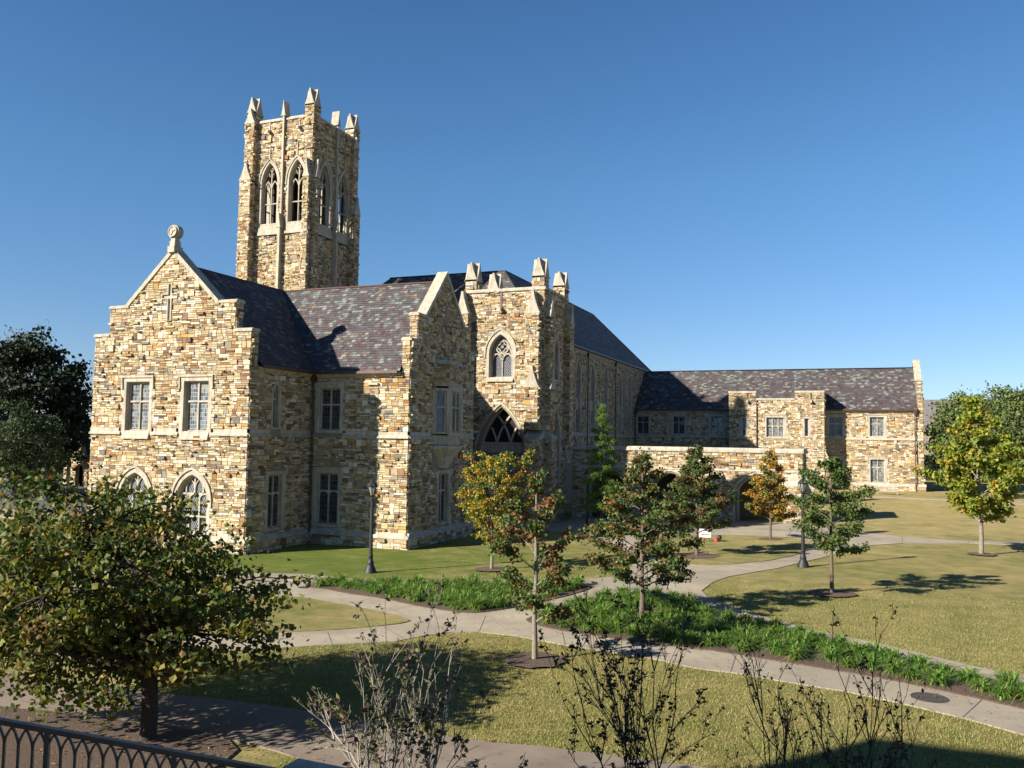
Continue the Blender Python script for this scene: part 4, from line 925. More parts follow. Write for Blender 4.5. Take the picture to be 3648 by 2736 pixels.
NET = [(-21.97, 18.36), (-19.78, 19.7), (-17.88, 21.2), (-16.45, 22.07), (-15.06, 23.1), (-13.57, 24.05), (-13.0, 25.16), (-12.46, 25.87), (-11.6, 26.25), (-10.22, 26.08), (-8.36, 25.44), (-5.48, 24.72), (-3.98, 24.03), (-3.12, 23.96), (-1.59, 23.55), (-0.2, 23.23), (1.09, 22.68), (2.4, 22.0), (3.38, 21.35), (4.74, 20.5), (9, 17.6), (10.5, 22), (5.87, 25.22), (4.24, 26.58), (3.05, 27.3), (1.4, 28.58), (-1.45, 30.55), (-2.8, 31.81), (-4.38, 33.71), (-5.43, 35.12), (-5.95, 36.67), (-5.82, 39.29), (-5.34, 41.04), (-3.45, 44.56), (-1.33, 50.01), (0.7, 56.06), (2.96, 58.69), (6.82, 60.81), (9.97, 61.51), (14.81, 62.64), (24, 64.6), (24, 67.2), (15.38, 65.02), (10.26, 63.27), (6.98, 62.27), (3.15, 62.45), (1.17, 64.59), (-0.45, 65.5), (-2.06, 67.06), (-3.1, 70.2), (-22.0, 70.3), (-21.6, 64), (-25, 62.6), (-28.6, 63.8), (-24, 59.6), (-19.24, 57.85), (-16.11, 54.92), (-13.52, 51.14), (-10.73, 44.41), (-10.01, 39.61), (-11.51, 38.08), (-16.13, 36.19), (-19.18, 35.15), (-21.73, 34.33), (-24.51, 34.46), (-27.4, 33.43), (-32.24, 31.87), (-36.53, 30.28), (-44, 27.4), (-42, 20), (-30, 16)]
drape('path', NET, M['conc'], .03)
WEDGE = [(-34, 21.5), (-26, 19.6), (-23.92, 20.2), (-21.38, 21.5), (-19.2, 22.94), (-17.9, 23.68), (-16.52, 24.56), (-15.15, 25.82), (-14.6, 26.62), (-14.61, 27.1), (-16.25, 27.98), (-18.03, 28.55), (-20.19, 29.23), (-21.13, 29.37), (-23.35, 28.68), (-27.54, 27.28), (-31.1, 25.83), (-36, 24)]
drape('lawn', smooth_poly(WEDGE), M['grass'], .06, rough_edge=.03)
LAWN3 = [(-9.13, 44.56), (-7.3, 44.08), (-5.84, 44.92), (-4.12, 46.99), (-2.86, 50.04), (-2.08, 53.93), (-2.69, 57.55), (-3.95, 59.09), (-7.72, 59.38), (-10.6, 58.51), (-12.8, 56.91), (-12.18, 52.85), (-10.54, 47.46)]
drape('lawn', smooth_poly(LAWN3), M['grass'], .06, rough_edge=.03, seed=2)
BED1 = [(-22.31, 31.47), (-22.59, 32.66), (-21.76, 33.19), (-18.62, 34.12), (-15.65, 35.12), (-12.78, 36.26), (-11.05, 36.58), (-10.47, 35.74), (-10.76, 33.96), (-11.55, 31.51), (-12.43, 29.73), (-12.94, 29.09), (-13.48, 28.9), (-15.37, 29.36), (-17.92, 30.48), (-19.9, 30.94), (-21.3, 31.43)]
BED2 = [(-10.82, 28.34), (-10.77, 29.39), (-10.46, 30.61), (-9.88, 32.71), (-9.25, 34.47), (-8.08, 35.69), (-7.02, 35.23), (-5.3, 33.28), (-4.09, 31.41), (-2.04, 30.02), (-0.23, 28.58), (1.34, 27.34), (2.72, 26.28), (4.07, 25.33), (5.63, 24.02), (9.5, 21.2), (8.6, 19.6), (5.13, 22.12), (3.71, 23.33), (2.45, 23.98), (1.19, 24.61), (-0.4, 25.14), (-1.99, 25.6), (-3.39, 26.03), (-4.17, 26.21), (-6.23, 26.47), (-8.57, 27.09), (-9.74, 27.51)]
drape('planting_bed', smooth_poly(BED1), M['mulch'], .065, rough_edge=.02, seed=3); drape('planting_bed', smooth_poly(BED2), M['mulch'], .065, rough_edge=.02, seed=4)
LOW = [(-30, 15), (-24.22, 16.5), (-22.05, 16.97), (-18.65, 17.02), (-15.92, 16.98), (-14.37, 17.16), (-12.49, 17.11), (-10.71, 16.97), (-8.66, 16.66), (-6.99, 16.65), (-6.15, 16.78), (-4.49, 16.81), (-2.78, 16.84), (-1.16, 16.75), (2, 16.4), (2, 13), (-2.51, 14.3), (-6.29, 13.68), (-8.77, 14.05), (-10.93, 14.67), (-13.05, 15.04), (-14.54, 14.93), (-17.02, 14.92), (-19.02, 14.69), (-21.09, 14.42), (-30, 12)]
drape('terrace_path', LOW, M['conc_warm'], .03)
drape('mulch_bed', smooth_poly([(-26, 13.4), (-21.09, 14.5), (-19.02, 14.72), (-17.02, 14.95), (-14.54, 14.96), (-13.05, 15.07), (-12.3, 14.9), (-11.6, 14.3), (-11.4, 12.6), (-11.0, 9.5), (-12, 7), (-18, 6), (-24, 8)]), M['mulch'], .045, rough_edge=.04, seed=5)
drape('landing', [(-19.5, 12.2), (-14.2, 11.5), (-14.5, 10.3), (-20, 10.5)], M['conc_warm'], .08)
FARP = [(-3, 100.6), (0, 99.62), (6.63, 100.13), (13.67, 99.53), (22, 97.5), (40, 92), (40, 88), (21, 93.2), (13.04, 94.97), (6.38, 96.45), (0, 96.51), (-3, 96.5)]
drape('path', [(-3, 100.2), (6.6, 99.6), (14, 98.6), (30, 94), (30, 92.2), (13, 97), (6.4, 98.2), (-3, 98.8)], M['conc'], .03)
drape('car_park', [(-150, 60), (-58, 50), (-52, 60), (-60, 85), (-100, 120), (-200, 130)], M['asphalt'], .02)
drape('footway', [(-150, 55.5), (-58, 46), (-55.5, 48), (-58, 50), (-150, 60)], M['conc'], .05)
# control joints cut across the paths
jt = MB()
for (x0, y0, x1, y1) in ((-17.2, 21.65, -18.0, 23.4), (-15.2, 23.0, -16.4, 24.5), (-13.4, 24.4, -15.0, 25.8), (-11.6, 26.25, -12.4, 28.6), (-8.3, 25.4, -9.0, 27.2), (-5.5, 24.7, -6.0, 26.5), (-3.1, 23.95, -3.2, 25.9), (-.2, 23.25, -.1, 25.0), (2.3, 22.1, 2.9, 23.8), (3.9, 21.1, 4.6, 22.6), (-18.6, 28.8, -18.2, 30.4), (-16.3, 28.1, -15.9, 29.5), (-21.2, 29.4, -21.1, 31.3), (-5.4, 41, -8.3, 42.6), (-3.5, 44.5, -6, 44.9), (-2.2, 47.4, -3.8, 47.5), (-1.3, 50.0, -2.9, 50.2), (-.7, 52.5, -2.2, 52.8), (.6, 56, -2, 56.4), (2.9, 58.7, 3.1, 62.4), (6.8, 60.8, 7, 62.2), (10, 61.5, 10.2, 63.2), (-9, 59.4, -9, 69.5), (-4, 59.1, -4, 69.6), (-14, 57, -14, 69.5), (-18, 58, -18, 69.5), (-12, 64, -1, 64), (-5.4, 35.1, -7.2, 35.0), (-2.8, 31.8, -4.2, 31.3), (-.5, 29.9, -1.4, 29.5), (1.4, 28.6, .6, 27.9), (3, 27.3, 2.3, 26.6), (-16, 36.2, -16, 35.1), (-20, 34.9, -19.8, 33.8), (-24, 34.4, -23.6, 31)):
    n = 4; d = Vector((x1-x0, y1-y0, 0)); nn = Vector((-d.y, d.x, 0)).normalized()*.012
    for k in range(n):
        a = Vector((x0, y0, 0))+d*k/n; b = Vector((x0, y0, 0))+d*(k+1)/n; a.z = g(a.x, a.y)+.034; b.z = g(b.x, b.y)+.034
        jt.quad(a+nn, a-nn, b-nn, b+nn)
for (x0, y0, x1, y1) in ((-14.4, 15.0, -14.3, 17.1), (-8.8, 14.1, -8.7, 16.6), (-4.5, 14.0, -4.5, 16.8), (-11.5, 14.7, -11.5, 17)):
    d = Vector((x1-x0, y1-y0, 0)); nn = Vector((-d.y, d.x, 0)).normalized()*.01; a = Vector((x0, y0, g(x0, y0)+.034)); b = Vector((x1, y1, g(x1, y1)+.034)); jt.quad(a+nn, a-nn, b-nn, b+nn)
tag(jt.build('path_joints', M['joint']), kind='structure')
def disc(name, x, y, r, m, dz, label=None, cat=None, n=28, wob=.08, seed=0, **k):
    rr = random.Random(seed); mb = MB(); c = (0, 0, dz+.03)
    mb.v.append(c)
    for i in range(n):
        a = 2*math.pi*i/n; q = r*(1+rr.uniform(-wob, wob)); mb.v.append((q*math.cos(a), q*math.sin(a), g(x+q*math.cos(a), y+q*math.sin(a))-g(x, y)+dz))
    for i in range(n): mb.f.append((0, 1+i, 1+(i+1) % n)); mb.c.append(None); mb.uv.append(None)
    o = mb.build(name, m); o.location = (x, y, g(x, y)); return tag(o, label, cat, **k)

# ================================================================== TREES
def limb(r, a, b, sag=0, wob=.06, n=5):
    a, b = Vector(a), Vector(b); L = (b-a).length; pts = []
    for i in range(n+1):
        t = i/n; p = a.lerp(b, t); p.z += -sag*L*t*(1-t)*4*.25
        if 0 < i < n: p += Vector((r.uniform(-1, 1), r.uniform(-1, 1), r.uniform(-1, 1)))*wob*L/ n*1.5
        pts.append(p)
    return pts
def leafq(mb, p, r, s, col, up=.35, asp=.55):
    """one leaf: a folded lozenge"""
    d = Vector((r.gauss(0, 1), r.gauss(0, 1), r.gauss(0, .6)-up)).normalized(); q = Vector((r.gauss(0, 1), r.gauss(0, 1), r.gauss(0, 1)))
    e = d.cross(q).normalized()*s*asp; f = d.cross(e).normalized()*s*.16
    n = len(mb.v); a = p; b = p+d*s*.45+e+f; c = p+d*s; dd = p+d*s*.45-e+f
    mb.v += [a, b, c, dd]; mb.f += [(n, n+1, n+2), (n, n+2, n+3)]; mb.c += [col, col]; mb.uv += [None, None]
def young_tree(name, label, cat, x, y, h, clear, prof, palette, seed, nl=6000, ls=.13, bark='bark', group=None, tr=.07, dens=1, lean=0, up=.35, nlimb=26, rise=.35, mulch=.9, asp=.5, twig=.5, mlab=None):
    """central leader with limbs; prof(t)->crown radius at t in 0..1 of crown height"""
    r = random.Random(seed); z0 = g(x, y); root = empty(name, (x, y, z0), label=label, cat=cat, group=group)
    tk, cr = MB(), MB(); tips = []
    top = Vector((lean, lean*.3, h)); n = 9; ld = []
    for i in range(n+1):
        t = i/n; ld.append(Vector((lean*t*t+r.uniform(-1, 1)*.03*(0 < i < n)*h*.12, r.uniform(-1, 1)*.03*(0 < i)*h*.12, h*.97*t)))
    tk.tube([Vector((0, 0, -.1))]+ld, [tr*1.5]+[tr*(1.15-1.0*i/n)**1.0+.006 for i in range(n+1)], 8)
    def lead(z):
        f = max(0, min(.999, z/(h*.97)))*n; i = int(f); return ld[i].lerp(ld[i+1], f-i)
    for k in range(nlimb):
        t = ((k+.5)/nlimb)**1.05; az = k*2.399+r.uniform(-.4, .4); R_ = prof(t, az)*r.uniform(.72, 1.08)
        z = clear+(h*.97-clear)*t; a = lead(z-R_*rise*.5 if z-R_*rise*.5 > clear*.8 else clear*.85+.1*r.random())
        zt = z+R_*rise*.5
        b = Vector((a.x+R_*math.cos(az), a.y+R_*math.sin(az), zt)); L = (b-a).length
        if L < .15: tips.append((b, .3)); continue
        pts = limb(r, a, b, -.15, .05); r0 = max(.009, tr*.42*(1-t*.7)*min(1, L/1.2)); tk.tube(pts, [r0*(1-.75*i/5) for i in range(6)], 5)
        nt_ = int(4+L*5*dens)
        for j in range(nt_):
            f = r.uniform(.22, 1); i = min(4, int(f*5)); p = pts[i].lerp(pts[i+1], f*5-i); aa = az+r.choice((-1, 1))*r.uniform(.3, 1.3)
            l2 = twig*r.uniform(.4, 1.1)*(1.2-.6*f)*min(1.3, L); q = p+Vector((math.cos(aa), math.sin(aa), r.uniform(-.25, .75))).normalized()*l2
            tk.tube([p, p.lerp(q, .5)+Vector((0, 0, .03)), q], [r0*.35, r0*.25, .003], 3); tips.append((p, q, f))
    per = max(1, int(nl/len(tips)))
    for tpp in tips:
        base = r.random(); pal = palette[min(len(palette)-1, int(base*len(palette)))]
        for _ in range(per):
            if len(tpp) == 3:
                p, q, f = tpp; u = r.uniform(.15, 1.1); c = p.lerp(q, u)+Vector((r.gauss(0, 1), r.gauss(0, 1), r.gauss(0, .8)))*ls*.75
            else: c = tpp[0]+Vector((r.gauss(0, 1), r.gauss(0, 1), r.gauss(0, 1)))*.12
            pc = pal if r.random() < .7 else r.choice(palette); v = r.uniform(.7, 1.3)
            leafq(cr, c, r, ls*r.uniform(.7, 1.25), (pc[0]*v, pc[1]*v, pc[2]*v), up, asp)
    tk.build('trunk', M[bark], root, True); cr.build('crown', M['leaf'], root)
    if mulch: disc('mulch_ring', x, y, mulch, M['mulch'], .07, mlab or 'ring of dark bark mulch', 'mulch ring', seed=seed, group='mulch rings around the young trees')
    return root
G1, G2, G3, Y1, O1, R1, B1 = (.075, .12, .03), (.10, .15, .035), (.05, .085, .03), (.42, .33, .035), (.48, .24, .03), (.30, .055, .03), (.2, .115, .05)
def egg(R_, lo=.35, p=.6):       # broad below, tapering to the top
    return lambda t, az=0: R_*(min(1, (t/lo)**.5*.25+.75) if t < lo else (max(0, 1-(t-lo)/(1-lo)))**p*.98+.03)
def ball(R_): return lambda t, az=0: R_*math.sqrt(max(.03, 1-(2*t-1)**2))
def irregular(f, seed, amt=.35):
    return lambda t, az=0: f(t, az)*(1+amt*noise.noise(Vector((math.cos(az)*1.3+seed, math.sin(az)*1.3, t*3.1))))
# measured positions; heights follow from the picture
young_tree('young_elm', 'young tree with golden yellow and orange leaves, in front of the gabled wing corner', 'tree', -16.77, 39.34, 5.75, 1.35, irregular(ball(1.85), 1, .3), [Y1, Y1, (.22, .24, .03), G2, O1, (.15, .2, .03)], 11, 10500, .105, 'bark_pale', tr=.075, rise=1.2, nlimb=30, mulch=.85, mlab='mulch ring under the golden yellow tree')
young_tree('young_oak', 'sparse young oak with reddish brown leaves and pale trunk, nearest the path fork', 'tree', -8.51, 23.23, 5.6, 1.2, irregular(egg(1.35, .45, .9), 2, .6), [G2, B1, G1, (.2, .1, .04), G2, (.24, .09, .04), G1], 12, 4200, .115, 'bark_pale', tr=.075, rise=.6, nlimb=17, mulch=.9, up=.2, mlab='mulch ring under the sparse pale trunked oak nearest the path fork')
young_tree('young_oak', 'tall wide young oak with green and rust leaves standing in the daylily bed', 'tree', -7.11, 30.67, 6.1, 1.15, irregular(egg(2.55, .12, .95), 3, .5), [G1, G1, G3, G2, G2, (.24, .12, .03), B1, (.12, .13, .04)], 13, 11500, .115, 'bark', tr=.085, rise=.35, nlimb=36, mulch=0)
young_tree('young_oak', 'bushy green young oak with bronze patches behind the small white sign', 'tree', -7.99, 47.65, 6.3, 1.6, irregular(egg(2.1, .2, .85), 4, .4), [G1, G3, G1, G2, B1, (.2, .1, .04)], 14, 14500, .12, 'bark', tr=.08, rise=.4, nlimb=36, mulch=1.3, mlab='mulch ring under the oak behind the white sign')
young_tree('young_oak', 'small slender orange and green tree before the right arch of the cloister', 'tree', -4.93, 57.6, 6.0, 1.3, irregular(egg(1.6, .25, .95), 5, .35), [(.16, .17, .03), G2, O1, (.3, .15, .03), O1, (.2, .16, .03)], 15, 9500, .12, 'bark', tr=.07, rise=.4, nlimb=30, mulch=.8, mlab='mulch ring under the small orange tree before the cloister')
young_tree('young_oak', 'green young oak with open layered branches beside the lamp by the curved path', 'tree', -.8, 37.78, 5.75, 1.75, irregular(egg(1.9, .35, .7), 6, .55), [G1, G2, G2, (.14, .16, .04), G1], 16, 7000, .12, 'bark', tr=.07, rise=.35, nlimb=22, mulch=.95, mlab='mulch ring under the open layered oak beside the lamp')
young_tree('young_maple', 'yellow and green maple alone on the right hand lawn', 'tree', 6.78, 54.82, 9.2, 2.1, irregular(egg(2.65, .25, 1.0), 7, .5), [(.24, .27, .03), (.2, .26, .035), (.28, .27, .03), (.22, .27, .03), (.34, .24, .03), (.14, .2, .03)], 17, 8500, .19, 'bark_pale', tr=.11, rise=.55, nlimb=34, mulch=.75, mlab='mulch ring under the yellow maple on the right lawn', asp=.62, lean=-.3)
young_tree('cypress', 'narrow feathery bright green cypress rising before the cloister left end', 'tree', -15.9, 56.3, 9.3, 1.6, irregular(egg(1.45, .15, .8), 8, .4), [(.12, .21, .03), (.16, .26, .035), (.09, .15, .03)], 18, 13000, .13, 'bark_dark', tr=.07, rise=.15, nlimb=44, mulch=0, asp=.18, up=.6)
def cluster_tree(name, label, cat, x, y, trunk_h, crown_c, crown_r, ncl, per, ls, palette, seed, bark='bark_dark', tr=.14, nst=5, cl=.45, leafm='leaf', shell=.55, group=None, flat=.5, top_jag=0, asp=.7, up=.8, holes=.0, twigs=True, clip=None):
    """short trunk dividing into limbs; leaf sprays gathered at branch ends through an uneven crown"""
    r = random.Random(seed); z0 = g(x, y); root = empty(name, (x, y, z0), label=label, cat=cat, group=group); tk, cr = MB(), MB()
    cc = Vector(crown_c); cr_ = Vector(crown_r); fork = Vector((0, 0, trunk_h))
    tk.tube([(0, 0, -.15), (.01, .02, .1), (.03, .03, trunk_h*.5), fork], [tr*1.45, tr*1.1, tr, tr*.95], 9)
    limbs = []
    for k in range(nst):
        az = 2*math.pi*k/nst+r.uniform(-.3, .3); rr = .0 if k == 0 and nst > 4 else r.uniform(.45, .62)
        e = cc+Vector((math.cos(az)*cr_.x*rr, math.sin(az)*cr_.y*rr, cr_.z*r.uniform(-.1, .45) if rr else cr_.z*.7))
        while clip and not clip(e+Vector((0, 0, .4))) and e.z > trunk_h+.3: e.z -= .2
        mid = fork.lerp(e, .5)+Vector((0, 0, -.12*cr_.z if rr else 0)); pts = [fork+(mid-fork)*t if t < .5 else None for t in ()]
        P = []
        for i in range(9): t = i/8; P.append(fork*(1-t)**2+mid*2*t*(1-t)+e*t*t+Vector((r.uniform(-1, 1), r.uniform(-1, 1), r.uniform(-1, 1)))*.03*cr_.z*(0 < i < 8))
        tk.tube(P, [tr*.72*(1-.8*i/8) for i in range(9)], 7); limbs.append(P)
    cls = []
    tries = 0
    while len(cls) < ncl and tries < ncl*30:
        tries += 1
        d = Vector((r.gauss(0, 1), r.gauss(0, 1), r.gauss(0, 1))).normalized(); q = (shell+(1-shell)*r.random())*(1+.28*noise.noise(d*2.1+Vector((seed, 0, 0)))) 
        p = cc+Vector((d.x*cr_.x*q, d.y*cr_.y*q, d.z*cr_.z*q))
        if holes and noise.noise(p*(.9/cl*.45)+Vector((0, seed, 0))) < -.5+holes: continue
        if clip and not clip(p): continue
        cls.append(p)
    for p in cls:
        best = min((((p-a).length, a) for P in limbs for a in P[2:]), key=lambda t: t[0]); a = best[1]
        m = a.lerp(p, .55)+Vector((0, 0, .08*best[0])); 
        if twigs: tk.tube([a, m, p], [tr*.16, tr*.1, .006], 4)
        out = (p-a).normalized() if best[0] > .01 else Vector((0, 0, 1))
        pal = r.choice(palette); n = int(per*r.uniform(.6, 1.4))
        for _ in range(n):
            u = r.gauss(0, .6); c = p+out*u*cl*.8+Vector((r.gauss(0, 1), r.gauss(0, 1), r.gauss(0, 1)*flat))*cl*.55
            pc = pal if r.random() < .6 else r.choice(palette); v = r.uniform(.7, 1.3); leafq(cr, c, r, ls*r.uniform(.65, 1.25), (pc[0]*v, pc[1]*v, pc[2]*v), up, asp)
    tk.build('trunk', M['bark_dark'] if bark == 'bark_dark' else M[bark], root, True); cr.build('crown', M[leafm], root); return root
RB = [(.105, .14, .028), (.075, .11, .024), (.17, .18, .036), (.06, .09, .022), (.24, .2, .04), (.10, .13, .028), (.17, .11, .035)]
cluster_tree('redbud_tree', 'large spreading redbud tree with heart shaped leaves in the mulch bed behind the handrail', 'tree', -14.0, 14.25, 1.35, (-1.9, .3, 3.05), (4.5, 3.7, 2.6), 470, 56, .14, RB, 41, tr=.17, nst=8, cl=.42, shell=.3, flat=.4, asp=.5, up=.9, holes=.2, clip=lambda p: p.z < min(5.5, 4.3-p.x*.55) and p.z > .75+max(0, p.x)*.28)
DK = [(.012, .022, .009), (.016, .03, .011), (.01, .018, .008), (.022, .036, .014)]  # near black greens, the far left tree's shade is put into the leaf colour
cluster_tree('evergreen_tree', 'big very dark evergreen tree at the far left edge', 'tree', -84, 66, 2.5, (0, 0, 9.4), (7.0, 7, 7.7), 420, 46, .5, DK, 51, tr=.4, nst=6, cl=1.0, leafm='needle', shell=.6, asp=.4)
GD = [(.04, .07, .025), (.05, .08, .03), (.035, .06, .022)]
cluster_tree('oak_tree', 'rounded mid green oak in front of the dark evergreen at far left', 'tree', -57.5, 45, 1.2, (0, 0, 4.9), (3.1, 3.1, 3.7), 200, 50, .2, GD, 52, tr=.16, cl=.5, leafm='needle', asp=.4)
cluster_tree('bare_tree', 'thin grey brown half bare tree just left of the gabled wing', 'tree', -88, 74, 3, (0, 0, 9), (3.4, 3.4, 5.5), 120, 22, .3, [(.16, .11, .09), (.13, .1, .08), (.1, .09, .06)], 53, tr=.2, cl=.9, leafm='needle', bark='bark', asp=.35)
cluster_tree('bare_tree', 'pale wispy treetop rising above the dark evergreen', 'tree', -92, 72, 8, (0, 0, 15.4), (2.2, 2.2, 4.0), 70, 26, .3, [(.2, .2, .15), (.16, .17, .12)], 54, tr=.25, cl=.9, leafm='needle', bark='bark', asp=.3)
RT = [(.09, .135, .035), (.11, .15, .04), (.065, .10, .03), (.13, .145, .04)]
cluster_tree('shade_tree', 'tall dense green tree with several trunks just right of the long hall', 'tree', 12.0, 113.5, 2.2, (0, 0, 6.9), (3.3, 3.3, 5.0), 230, 46, .34, RT, 61, tr=.3, cl=.75, leafm='needle', bark='bark', asp=.4)
cluster_tree('shade_tree', 'tallest dark green tree with thick bare trunk at the right edge', 'tree', 15.8, 104, 2.9, (.4, 0, 7.2), (4.8, 4.8, 4.9), 330, 50, .32, RT, 62, tr=.36, cl=.8, leafm='needle', bark='bark', asp=.4)
cluster_tree('shade_tree', 'smaller green tree far off between the two big trees at right', 'tree', 18.2, 145, 2, (0, 0, 5.6), (2.6, 2.6, 5.2), 120, 40, .36, [(.06, .08, .035), (.075, .09, .04)], 63, tr=.25, cl=.9, leafm='needle', bark='bark', asp=.4)
cluster_tree('shade_tree', 'green tree cut off by the right edge of the picture', 'tree', 27, 118, 2.5, (0, 0, 7.5), (5, 5, 5.4), 240, 44, .34, RT, 64, tr=.32, cl=.8, leafm='needle', bark='bark', asp=.4)

def wood(name, pts, n, h, seed, label, cols, s=.9):
    r = random.Random(seed); mb = MB()
    for i in range(n):
        f = r.random()*(len(pts)-1); k = int(f); a, b = pts[k], pts[k+1]; t = f-k; x = a[0]+(b[0]-a[0])*t+r.gauss(0, 2.5); y = a[1]+(b[1]-a[1])*t+r.gauss(0, 2.5)
        hh = h*(.75+.35*noise.noise(Vector((x*.07, y*.07, seed)))+.18*noise.noise(Vector((x*.3, y*.3, 0)))); z = g(x, y)+hh*r.random()**.7
        c = r.choice(cols); v = r.uniform(.7, 1.3); leafq(mb, Vector((x, y, z)), r, s*r.uniform(.6, 1.3), (c[0]*v, c[1]*v, c[2]*v), .3, .45)
    o = mb.build(name, M['needle']); return tag(o, label, 'trees', kind='stuff')
wood('far_wood', [(-420, 60), (-330, 230), (-190, 330), (40, 330), (130, 250), (190, 150)], 15000, 13, 3, 'distant line of trees along the horizon', RT, 2.2)
wood('hedge', [(7, 152), (26, 146), (48, 136)], 9000, 4.2, 4, 'dark shrubbery under the trees at far right', DK, .6)
wood('hedge', [(-112, 88), (-96, 92), (-80, 96)], 7000, 7, 5, 'dark shrubbery behind the parked cars at far left', DK, .9)

def bare_shrub(label, x, y, h, spread, nst, seed, bark, nleaf, lcols, ls=.09, extra=(), base=.3, z0=None, density=1, group=None):
    r = random.Random(seed); z0 = g(x, y); root = empty('crape_myrtle', (x, y, z0), label=label, cat='shrub', group=group); tk, cr = MB(), MB(); tips = []
    def twig(p, d, L, rad, lev):
        n = 4; pts = [p]; q = p; dd = d.normalized()
        for i in range(n):
            dd = (dd+Vector((r.gauss(0, 1), r.gauss(0, 1), r.gauss(0, 1)+.25))*.13).normalized(); q = q+dd*L/n; pts.append(q)
        tk.tube(pts, [max(.0035, rad*(1-.65*i/n)) for i in range(n+1)], 4 if lev else 6)
        if lev >= 3 or L < .14: tips.append((pts[-1], dd)); return
        k = r.choice((2, 2, 3)) if lev else r.choice((4, 5, 6))
        for j in range(int(k*density)):
            i = r.randint(1, n) if lev else r.randint(2, n); s = pts[i]; a = Vector((r.gauss(0, 1), r.gauss(0, 1), r.gauss(0, .5)+.1)).normalized()
            twig(s, dd*.85+a*.42+Vector((0, 0, .12)), L*r.uniform(.3, .52), rad*.5, lev+1)
        tips.append((pts[-1], dd))
    for k in range(nst):
        az = 2*math.pi*k/nst+r.uniform(-.3, .3); b = Vector((math.cos(az)*base*r.random(), math.sin(az)*base*r.random(), -.05)); hh = h*r.uniform(.55, .85); sp = spread*r.uniform(.2, 1)
        twig(b, Vector((math.cos(az)*sp, math.sin(az)*sp, hh)), hh*1.0, .018*r.uniform(.8, 1.2), 0)
    for (dx, dy, dz) in extra: twig(Vector((0, 0, .3)), Vector((dx, dy, dz)), math.sqrt(dx*dx+dy*dy+dz*dz), .028, 0)
    for _ in range(nleaf):
        p, d = r.choice(tips); c = r.choice(lcols); v = r.uniform(.7, 1.3); p = p-d*r.uniform(0, .12)
        leafq(cr, p, r, ls*r.uniform(.6, 1.3), (c[0]*v, c[1]*v, c[2]*v), .1, .3)
    tk.build('stems', M[bark], root, True); cr.build('leaves', M['leaf'], root); return root
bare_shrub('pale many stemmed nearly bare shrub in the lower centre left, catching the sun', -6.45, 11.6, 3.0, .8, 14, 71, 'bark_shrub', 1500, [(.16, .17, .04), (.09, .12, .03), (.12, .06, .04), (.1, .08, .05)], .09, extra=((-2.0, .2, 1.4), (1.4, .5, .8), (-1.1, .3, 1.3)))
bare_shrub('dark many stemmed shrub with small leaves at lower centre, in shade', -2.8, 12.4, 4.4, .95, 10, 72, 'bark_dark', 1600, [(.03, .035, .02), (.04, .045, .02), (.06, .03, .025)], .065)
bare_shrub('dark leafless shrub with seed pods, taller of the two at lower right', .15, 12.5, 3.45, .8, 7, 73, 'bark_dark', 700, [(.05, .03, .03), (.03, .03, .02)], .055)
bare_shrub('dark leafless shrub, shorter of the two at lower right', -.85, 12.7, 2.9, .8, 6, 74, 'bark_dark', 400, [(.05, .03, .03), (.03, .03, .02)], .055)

# ================================================================== DAYLILIES
def clump_mesh(seed):
    r = random.Random(seed); mb = MB()
    for k in range(120):
        az = r.random()*6.283; L = r.uniform(.5, .9); w_ = r.uniform(.012, .022); lean_ = r.uniform(.35, 1.15); px, py = r.gauss(0, .07), r.gauss(0, .07)
        c0 = r.choice([(.10, .21, .03), (.14, .27, .04), (.08, .16, .025), (.2, .3, .06)]) if r.random() < .96 else (.35, .26, .1); v = r.uniform(.75, 1.25); c0 = tuple(q*v for q in c0)
        pts = []
        for i in range(5):
            t = i/4; rr = L*lean_*(t**1.5)*.75; z = L*(t*(1.35-.2*lean_)-t*t*(.45+.6*lean_)); pts.append((px+rr*math.cos(az), py+rr*math.sin(az), z))
        for i in range(4):
            w0 = w_*(1-(i/4)**2); w1 = w_*(1-((i+1)/4)**2)+.001; a, b = pts[i], pts[i+1]; nx, ny = -math.sin(az), math.cos(az)
            mb.quad((a[0]-nx*w0, a[1]-ny*w0, a[2]), (a[0]+nx*w0, a[1]+ny*w0, a[2]), (b[0]+nx*w1, b[1]+ny*w1, b[2]), (b[0]-nx*w1, b[1]-ny*w1, b[2]), c0)
    return mb
def inside(p, poly):
    c = False; j = len(poly)-1
    for i in range(len(poly)):
        if (poly[i][1] > p[1]) != (poly[j][1] > p[1]) and p[0] < (poly[j][0]-poly[i][0])*(p[1]-poly[i][1])/(poly[j][1]-poly[i][1])+poly[i][0]: c = not c
        j = i
    return c
def edge_dist(p, poly):
    m = 9e9
    for i in range(len(poly)):
        a, b = poly[i], poly[(i+1) % len(poly)]; dx, dy = b[0]-a[0], b[1]-a[1]; t = max(0, min(1, ((p[0]-a[0])*dx+(p[1]-a[1])*dy)/(dx*dx+dy*dy+1e-9))); m = min(m, math.hypot(p[0]-a[0]-dx*t, p[1]-a[1]-dy*t))
    return m
rr = random.Random(5); protos = []
beds = ((BED1, 'green arching daylily clump in the left bed between the two paths', 'daylilies in the left bed'), (BED2, 'green arching daylily clump in the long right bed beside the path', 'daylilies in the long right bed'))
